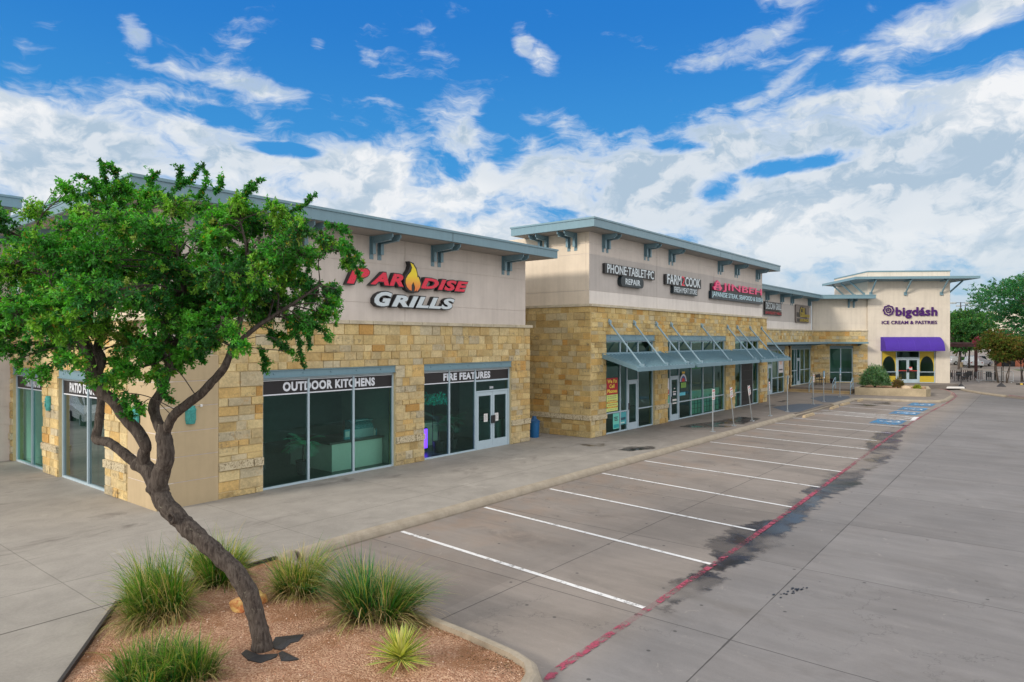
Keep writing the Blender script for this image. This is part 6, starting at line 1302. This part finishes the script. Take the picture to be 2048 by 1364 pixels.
# ------------------------------------------------------------------ trees
def tree(name, label, x, y, h, r, trunk_h, cols, n=900, per=26, leaf=.16, group=None, stems=1, z0=-.15, cat='tree', squash=.8, lump=9, tr=.16):
    t = thing(name, label, cat, (x, y, z0), group); st = MB(); tw = []; zc = z0 + trunk_h + (h - trunk_h) * .5; rz = (h - trunk_h) * .5
    lumps = []
    for i in range(lump):
        u = rng.normal(0, 1, 3); u /= np.linalg.norm(u); k = rng.uniform(.35, .78); lumps.append((np.array([x, y, zc]) + u * np.array([r, r, rz]) * k, rng.uniform(.34, .5)))
    for j in range(stems):
        a = rng.uniform(0, 6.28); o_ = .12 * r if stems > 1 else 0; b = np.array([x + o_ * math.cos(a), y + o_ * math.sin(a), z0 - .05])
        mid = np.array([x + r * .1 * math.cos(a) * stems ** .5, y + r * .1 * math.sin(a) * stems ** .5, z0 + trunk_h]); st.tube([tuple(b), tuple((b + mid) / 2 + rng.normal(0, .08, 3)), tuple(mid)], [tr, tr * .8, tr * .65], 8)
        for c, q in lumps[j::stems]: st.tube([tuple(mid), tuple((mid + c) / 2 + rng.normal(0, .15, 3)), tuple(c)], [tr * .55, tr * .35, tr * .12], 6)
    for c, q in lumps:
        for _ in range(n // lump):
            u = rng.normal(0, 1, 3); u /= np.linalg.norm(u); kk = rng.uniform(.35, 1.0) ** .5
            tip = c + u * np.array([r, r, rz]) * q * kk * np.array([1, 1, squash + .15]); tw.append((c + (tip - c) * .7, tip, int(rng.integers(len(cols)))))
    st.build('trunk', M['bark'], t, smooth=True); V_, C_ = leaf_cloud(tw, leaf, per, cols, .1, .5); leaf_obj('crown', V_, C_, M['leaf'], t); return t
G1 = [(.045, .16, .04), (.065, .20, .045), (.035, .12, .04)]; G2 = [(.10, .22, .04), (.12, .25, .04), (.06, .17, .04)]; G3 = [(.03, .15, .05), (.045, .20, .06), (.04, .17, .09)]
def at(px, d, z=0):                                   # helper: point at sideways offset px metres, distance d ahead
    a = R(VIEW); return (d * math.cos(a) + px * math.sin(a), d * math.sin(a) - px * math.cos(a))
# the street tree at the right picture edge
x, y = at(39.0, 47.5); tree('street_tree', 'large dark green street tree reaching in from the right edge', x, y, 10.4, 6.5, 3.3, G3, 4800, 30, .125, lump=30, tr=.22, squash=.6)
# crape myrtles
x, y = at(47.6, 66.0); CM = [(.13, .17, .03), (.20, .15, .04), (.08, .14, .025)]
tree('crape_myrtle', 'multi-stemmed olive and rust crape myrtle behind the crowd barrier', x, y, 5.3, 2.7, 1.9, CM, 2600, 30, .12, stems=5, lump=22, tr=.06)
x2, y2 = at(50.6, 67.5); tree('crape_myrtle', 'dark crape myrtle cut by the right picture edge', x2, y2, 5.3, 2.9, 1.9, CM, 2200, 28, .13, stems=4, lump=20, tr=.06)
x3, y3 = at(49.3, 69.5); tree('flowering_crape_myrtle', 'crape myrtle with bright pink flowers behind the olive one', x3, y3, 5.9, 1.9, 2.9, [(.50, .05, .20), (.36, .10, .12), (.16, .15, .05)], 1100, 24, .11, stems=3, lump=11, tr=.05)
# the tree bank behind the patio
BT = [(64, 96, 9.6, 4.6, 'tall rounded green tree right beside the end block'), (71, 104, 9.0, 4.6, 'green tree behind the lamp post'), (78, 118, 9.8, 5.2, 'yellow-green tree left of the far cream building'), (72, 128, 11.0, 6, 'dark tree farthest behind the patio'), (86, 132, 9.2, 5, 'tree beyond the cream building edge')]
for i, (px, d, h, r, l) in enumerate(BT):
    x, y = at(px * .985, d); tree('shade_tree', l, x, y, h, r, 2.6, [G1, G1, G2, G1, G2][i], 1500, 22, .26, 'trees behind the patio', lump=14)
# trees across the lot, seen mirrored in the shop windows
TREE_L = ['leafy tree across the lot, %s of its row' % w for w in ('first', 'second', 'third', 'fourth', 'fifth', 'sixth', 'seventh')] + ['leafy tree beyond the plaza, %s from the camera' % w for w in ('nearest', 'second', 'third', 'farthest')]
for i, (x, y, h) in enumerate([(-8, -30, 7), (6, -33, 8), (18, -31, 6.5), (31, -34, 8), (45, -33, 7), (60, -36, 8.5), (75, -34, 7), (-34, 8, 8), (-38, 24, 7), (-36, 42, 8), (-30, 60, 8)]):
    tree('lot_edge_tree', TREE_L[i], x, y, h, h * .52, 1.9, G1 if i % 2 else G2, 360, 16, .42, 'trees round the far side of the lot')
sheet('lawn', [(-60, -60), (200, -60), (200, -27), (-60, -27)], -.10, simple('lawn_grass', (.06, .13, .02), .9, 0, .3, .6)); sheet('lawn', [(-60, -27), (-31, -27), (-31, 80), (-60, 80)], -.10, bpy.data.materials['lawn_grass'])
# ------------------------------------------------------------------ cars
def car(name, label, x, y, rz, col, kind='suv', group=None, L=4.6, Wd=1.85, Hh=1.68):
    t = thing(name, label, 'car', (0, 0, 0), group); w = Wd / 2; paint = simple(name + '_paint', col, .25, .25, .03, 2); fr = Frame(0, 0, 0)
    if kind == 'pickup': prof = [(-L / 2, .38), (-L / 2, .98), (-.35, 1.0), (-.3, 1.62), (.75, 1.66), (1.25, 1.1), (L / 2 - .1, 1.0), (L / 2, .8), (L / 2, .38)]
    else: prof = [(-L / 2, .42), (-L / 2 - .02, .75), (-L / 2 + .06, 1.02), (-L / 2 + .42, Hh - .08), (-L / 2 + .8, Hh), (.35, Hh), (1.05, 1.12), (L / 2 - .35, .98), (L / 2 - .04, .78), (L / 2, .42)]
    g = MB(); k = len(prof); rows = []
    for yy, s in ((-w, 0), (-w * .97, 1), (w * .97, 1), (w, 0)):
        rows.append([(a * (1 - .0 * s), yy * (1 if z < 1.05 else .80), z + (.0 if s else -.02)) for a, z in prof])
    vs = [p for r_ in rows for p in r_]; fs = [tuple(range(k)), tuple(range(4 * k - 1, 3 * k - 1, -1))] + [(j * k + i, j * k + (i + 1) % k, (j + 1) * k + (i + 1) % k, (j + 1) * k + i) for j in range(3) for i in range(k)]
    g.add(vs, fs); b = g.build('body', paint, t); md = b.modifiers.new('bevel', 'BEVEL'); md.width = .05; md.segments = 2; md.limit_method = 'ANGLE'
    gl = simple(name + '_glass', (.02, .03, .035), .08, 0, .0, 2)
    for sy in (-1, 1):
        g = MB(); yo = sy * (w * .80 + .012); yi = sy * (w + .004); z0, z1 = 1.10, (Hh - .1 if kind != 'pickup' else 1.55); a0, a1 = (-L / 2 + .35, .95) if kind != 'pickup' else (-.22, 1.1); m_ = (a0 + a1) / 2 - .1
        for p, q, tp, tq in ((a0, m_ - .04, a0 + .2, m_ - .04), (m_ + .04, a1, m_ + .04, a1 - .5)): g.add([(p, yo * 1.0, z0), (q, yo, z0), (tq, yo, z1), (tp, yo, z1), (p, yo * .97, z0), (q, yo * .97, z0), (tq, yo * .97, z1), (tp, yo * .97, z1)], [(0, 1, 2, 3), (4, 7, 6, 5), (0, 4, 5, 1), (1, 5, 6, 2), (2, 6, 7, 3), (3, 7, 4, 0)])
        g.build('side_window', gl, t)
    g = MB(); hh = Hh - .06 if kind != 'pickup' else 1.6; xa = .42 if kind != 'pickup' else .8; g.add([(1.10, -w * .74, 1.13), (1.10, w * .74, 1.13), (xa, w * .7, hh), (xa, -w * .7, hh), (1.06, -w * .74, 1.1), (1.06, w * .74, 1.1), (xa - .05, w * .7, hh), (xa - .05, -w * .7, hh)], [(0, 1, 2, 3), (7, 6, 5, 4), (0, 4, 5, 1), (1, 5, 6, 2), (2, 6, 7, 3), (3, 7, 4, 0)]); g.build('windscreen', gl, t)
    for sx in (-1, 1):
        for sy in (-1, 1):
            g = MB(); cx = sx * L * .305; prof2 = [(.0, .10), (.18, .12), (.2, .10), (.33, .1), (.345, .06), (.345, -.1), (0, -.1)]
            n = 20; vs = [(cx + r * math.cos(6.2832 * i / n), sy * (w - .08 + d), .345 + r * math.sin(6.2832 * i / n)) for r, d in prof2[1:-1] for i in range(n)]; g.add(vs, [(j * n + i, j * n + (i + 1) % n, (j + 1) * n + (i + 1) % n, (j + 1) * n + i) for j in range(4) for i in range(n)]); wh = g.build('wheel', simple('tyre', (.015, .015, .015), .8) if 'tyre' not in bpy.data.materials else bpy.data.materials['tyre'], t)
            g = MB(); vs = [(cx + .2 * math.cos(6.2832 * i / 10), sy * (w + .045), .345 + .2 * math.sin(6.2832 * i / 10)) for i in range(10)] + [(cx, sy * (w + .03), .345)]; g.add(vs, [(i, (i + 1) % 10, 10) for i in range(10)]); g.build('rim', M['galv'], wh, recalc=False)
    for sx, nm, c in ((1, 'headlight', (.7, .72, .75)), (-1, 'tail_light', (.35, .01, .01))):
        for sy in (-1, 1):
            g = MB(); g.box(sx * (L / 2 - .12), sx * (L / 2 + .01), sy * w * .9 - .12 * sy - .1, sy * w * .9 - .12 * sy + .1, .72, .86, c); g.build(nm, M['attr'], t)
    t.location = (x, y, -.15); t.rotation_euler = (0, 0, rz)
a = R(VIEW)
car('white_suv', 'white SUV parked beyond the left arcade, seen mirrored in a shop window', 1.4, 38.2, R(-80), (.75, .76, .78))
x, y = at(76.2, 111); car('silver_minivan', 'silver minivan parked beside the far cream building', x, y, R(VIEW - 62), (.42, .44, .48), 'suv', L=4.9, Hh=1.78)
x, y = at(72.7, 107.5); car('white_pickup', 'white pickup truck parked behind the patio pergola', x, y, R(VIEW - 20), (.72, .74, .76), 'pickup', L=5.2)
x, y = at(77.5, 118); car('pale_sedan', 'pale car parked between the pickup and the minivan', x, y, R(VIEW - 80), (.55, .58, .62), 'suv', L=4.6, Hh=1.5)
# hedge
g = thing('clipped_hedge', 'low clipped green hedge between the parked cars', 'hedge', (*at(76.3, 113.5), -.15)); hx, hy = at(76.2, 113.5)
tw = [((hx + random.uniform(-1.2, 1.2), hy + random.uniform(-1.2, 1.2), random.uniform(-.1, 1.0)),) for _ in range(600)]; tw = [(p[0], (p[0][0] + random.uniform(-.15, .15), p[0][1] + random.uniform(-.15, .15), p[0][2] + .15), 0) for p in tw]
V_, C_ = leaf_cloud(tw, .16, 14, [(.04, .16, .03)], 0); leaf_obj('foliage', V_, C_, M['leaf'], g)
# ------------------------------------------------------------------ far cream building
fx_, fy_ = at(78.4, 112); FB = Frame(fx_, fy_, VIEW - 90 - 37)
fb = thing('far_building', 'cream and brick shop building at the right edge behind the crape myrtles', 'building', (fx_, fy_, 0))
stucco_wall(fb, FB, 0, 18, [3.2, 5.4, 7.2, 8.7], cols='cream'); stucco_wall(fb, FB, 0, .9, [-.2, 1.6, 3.19], cols='cream', name='pier'); stucco_wall(fb, FB, 5.2, 18, [-.2, 1.6, 3.19], cols='cream', name='pier')
stucco_wall(fb, Frame(*FB(0, -14, 0)[:2], VIEW - 180 - 37), 0, 14, [-.2, 3.2, 5.4, 8.7], cols='cream', name='side_wall')
g = MB(FB); g.box(.9, 5.2, -.2, -.02, 2.0, 3.2, srgb(196, 98, 60)); g.box(3.6, 5.2, -.2, -.0, -.2, 2.0, srgb(150, 84, 58)); g.box(.9, 1.8, -.2, 0, -.2, .6, srgb(150, 84, 58)); g.build('brick_front', M['attr'], fb)
g = MB(FB); g.add([(.9, -.22, -.2), (3.6, -.22, -.2), (3.6, -.22, 2.0), (.9, -.22, 2.0)], [(0, 1, 2, 3)]); o = g.build('window', simple('dark_glass', (.02, .025, .03), .1), fb, recalc=False)
g = MB(FB); g.box(-.1, 18, -.3, .1, 8.7, 8.85); g.build('coping', M['cap'], fb)
# far kerb stripes, lamp posts
for (a_, b_) in ((at(66, 92), at(80, 90)), (at(60, 101), at(76, 99))):
    g = MB(); strip(g, a_, b_, .35, -.135); g.build('painted_kerb_line', M['p_red2'], recalc=False)['kind'] = 'structure'
sheet('verge', [at(64, 97), at(74, 95), at(74, 98), at(64, 100)], -.1, bpy.data.materials['lawn_grass'])
def lamp_post(label, px, d, h, first=[]):
    x, y = at(px, d); t = thing('lamp_post', label, 'lamp post', (x, y, -.15), 'parking lot lamp posts')
    g = MB(); g.tube([(x, y, -.15), (x, y, h)], [.11, .07], 10); g.build('pole', M['dark'], t); r = Vector((math.sin(R(VIEW)), -math.cos(R(VIEW)), 0))
    for s in (-1, 1):
        q = Vector((x, y, h)) + r * s * 1.2; g = MB(); g.tube([(x, y, h - .1), tuple(q - r * s * .3 - Vector((0, 0, .05)))], .04, 6); g.build('lamp_arm', M['dark'], t); g = MB(); g.bevbox(q.x - .45, q.x + .45, q.y - .45, q.y + .45, h - .25, h + .02, .08); g.build('lamp_head', simple('lamp_head_grey', srgb(150, 160, 165), .5) if 'lamp_head_grey' not in bpy.data.materials else bpy.data.materials['lamp_head_grey'], t)
    g = MB(); g.lathe([(.35, -.15), (.35, .65), (.3, .68)], x, y, 14); g.build('lamp_base', M['kerb2'], t)
lamp_post('dark lamp post with two heads rising behind the patio', 70.6, 107, 10.1); lamp_post('farther lamp post with two heads beyond the tree bank', 84.0, 126, 10.6)
# ------------------------------------------------------------------ patio
m_br = simple('brown_stained_timber', srgb(74, 44, 42), .7, 0, .15, 3)
def atf(px_, d): return at(px_, d)
pg = thing('pergola', 'dark brown timber pergola over the patio beside the end block', 'pergola', (*at(48, 75), 0))
for i, (s, d) in enumerate(((50.9, 74.6), (43.2, 80.0))):
    x, y = at(s, d); g = MB(); g.box(x - .15, x + .15, y - .15, y + .15, 0, 3.4); g.build('post', m_br, pg)
for (p, q, z) in (((45.0, 74.4), (51.1, 74.6), 3.4), ((45, 80), (54, 80), 3.4)):
    x0, y0 = at(*p); x1, y1 = at(*q); g = MB(); dx, dy = Vector((x1 - x0, y1 - y0)).normalized() * .1; g.prism([(x0 - dy, y0 + dx), (x1 - dy, y1 + dx), (x1 + dy, y1 - dx), (x0 + dy, y0 - dx)], z, z + .3); g.build('beam', m_br, pg)
for i in range(7):
    x0, y0 = at(46 + i * .8, 74.0); x1, y1 = at(46.4 + i * .98, 80.4); g = MB(); g.prism([(x0, y0), (x0 + .06, y0 - .06), (x1 + .06, y1 - .06), (x1, y1)], 3.71, 3.9); g.build('rafter', m_br, pg)
def patio_set(label, px, d, rz, first=[]):
    x, y = at(px, d)
    t = thing('patio_table', label, 'table', (x, y, 0), 'patio tables under the pergola'); g = MB(); g.lathe([(.5, .72), (.5, .75)], x, y, 18); g.build('table_top', M['dark'], t); g = MB(); g.tube([(x, y, .02), (x, y, .72)], .04, 8); g.lathe([(.28, .0), (.26, .03)], x, y, 12); g.build('leg', M['dark'], t)
    for k, w_ in enumerate(('left', 'right', 'front')):
        a = rz + (math.pi if k == 0 else 0 if k == 1 else -math.pi / 2) + R(VIEW - 90); cx, cy = x + .8 * math.cos(a), y + .8 * math.sin(a); c = thing('patio_chair', 'dark metal patio chair on the %s side of the %s' % (w_, label.replace('dark round patio ', '')), 'chair', (cx, cy, 0), 'patio chairs')
        g = MB(); g.box(cx - .22, cx + .22, cy - .22, cy + .22, .43, .46); g.build('seat', M['dark'], c); bx, by = .21 * math.cos(a), .21 * math.sin(a); px_, py_ = -.22 * math.sin(a), .22 * math.cos(a)
        g = MB(); g.prism([(cx + bx + px_, cy + by + py_), (cx + bx - px_, cy + by - py_), (cx + bx * 1.15 - px_, cy + by * 1.15 - py_), (cx + bx * 1.15 + px_, cy + by * 1.15 + py_)], .46, .9); g.build('backrest', M['dark'], c)
        for sx, sy in ((-1, -1), (1, -1), (1, 1), (-1, 1)): g = MB(); g.tube([(cx + sx * .2, cy + sy * .2, 0), (cx + sx * .2, cy + sy * .2, .43)], .016, 5); g.build('leg', M['dark'], c)
patio_set('dark round patio table nearest the wall', 45.0, 68.5, .2); patio_set('dark round patio table in the middle', 46.9, 70.5, .5); patio_set('dark round patio table beside the crowd barrier', 48.4, 69.0, 1.0); patio_set('dark round patio table farthest back by the fence', 46.2, 75, .1)
# low brown patio fence
g = MB(); p0 = at(45.0, 72.2); p1 = at(49.9, 72.2)
for i in range(26):
    q = [p0[j] + (p1[j] - p0[j]) * i / 25 for j in (0, 1)]; g.box(q[0] - .03, q[0] + .03, q[1] - .03, q[1] + .03, 0, .95)
o = g.build('patio_fence', m_br); tag(o, 'low dark brown picket fence along the back of the patio', 'fence')
# crowd barrier
def barrier():
    p0 = at(45.7, 66.8); p1 = at(48.5, 65.8); t = thing('crowd_barrier', 'galvanised crowd barrier on the pavement before the crape myrtle', 'barrier', (*p0, 0)); P = lambda u, z: (p0[0] + (p1[0] - p0[0]) * u, p0[1] + (p1[1] - p0[1]) * u, z)
    g = MB(); g.tube([P(0, .12), P(0, 1.0), P(.04, 1.1), P(.96, 1.1), P(1, 1.0), P(1, .12)], .028, 8); g.tube([P(0, .2), P(1, .2)], .02, 6); g.build('frame', M['galv'], t)
    g = MB()
    for i in range(1, 17): g.tube([P(i / 17, .2), P(i / 17, 1.1)], .011, 5)
    g.build('bars', M['galv'], t); g = MB()
    for u in (.05, .95): q = P(u, .0); g.box(q[0] - .28, q[0] + .28, q[1] - .03, q[1] + .03, .0, .06)
    g.build('foot', M['galv'], t)
barrier()
def cone_post(label, x, y, first=[]):
    if not first:
        t = thing('delineator_post', label, 'post', (0, 0, 0), 'black delineator posts'); g = MB(); g.lathe([(.36, .0), (.34, .05), (.12, .28), (.05, .34)], 0, 0, 18); g.build('base', M['dark'], t); g = MB(); g.tube([(0, 0, .3), (0, 0, 1.75)], .035, 8); g.build('post', M['dark'], t); first.append(t)
    else: t = dup(first[0])
    t.location = (x, y, 0); t['label'] = label; t['category'] = 'post'
cone_post('black post with a cone foot in front of the end block corner', 70.33, 6.72); cone_post('black post with a cone foot right of the crowd barrier', 74.4, 4.1)
g = MB(F4); g.bevbox(8.9, 11.9, 1.6, 1.8, .0, .15, .03); x = g.build('white_wheel_stop', M['white']); tag(x, 'long white painted wheel stop in front of the end block door', 'wheel stop')
q0, q1 = at(46.9, 63.2), at(49.1, 62.9); g = MB(); dx, dy = q1[0] - q0[0], q1[1] - q0[1]
t = thing('rubber_wheel_stop', 'black and yellow rubber wheel stop right of the cone-footed post', 'wheel stop', (*q0, 0))
nrm = Vector((-dy, dx)).normalized() * .08
for u0, u1, c in ((0, .12, 0), (.12, .22, 1), (.22, .42, 0), (.42, .52, 1), (.52, .72, 0), (.72, .82, 1), (.82, 1, 0)):
    g = MB(); A_ = [(q0[0] + dx * u0, q0[1] + dy * u0), (q0[0] + dx * u1, q0[1] + dy * u1)]; g.prism([(A_[0][0] + nrm.x, A_[0][1] + nrm.y), (A_[1][0] + nrm.x, A_[1][1] + nrm.y), (A_[1][0] - nrm.x, A_[1][1] - nrm.y), (A_[0][0] - nrm.x, A_[0][1] - nrm.y)], 0, .12, [(.02, .02, .02), (.75, .5, .03)][c]); g.build('block', M['attr'], t)
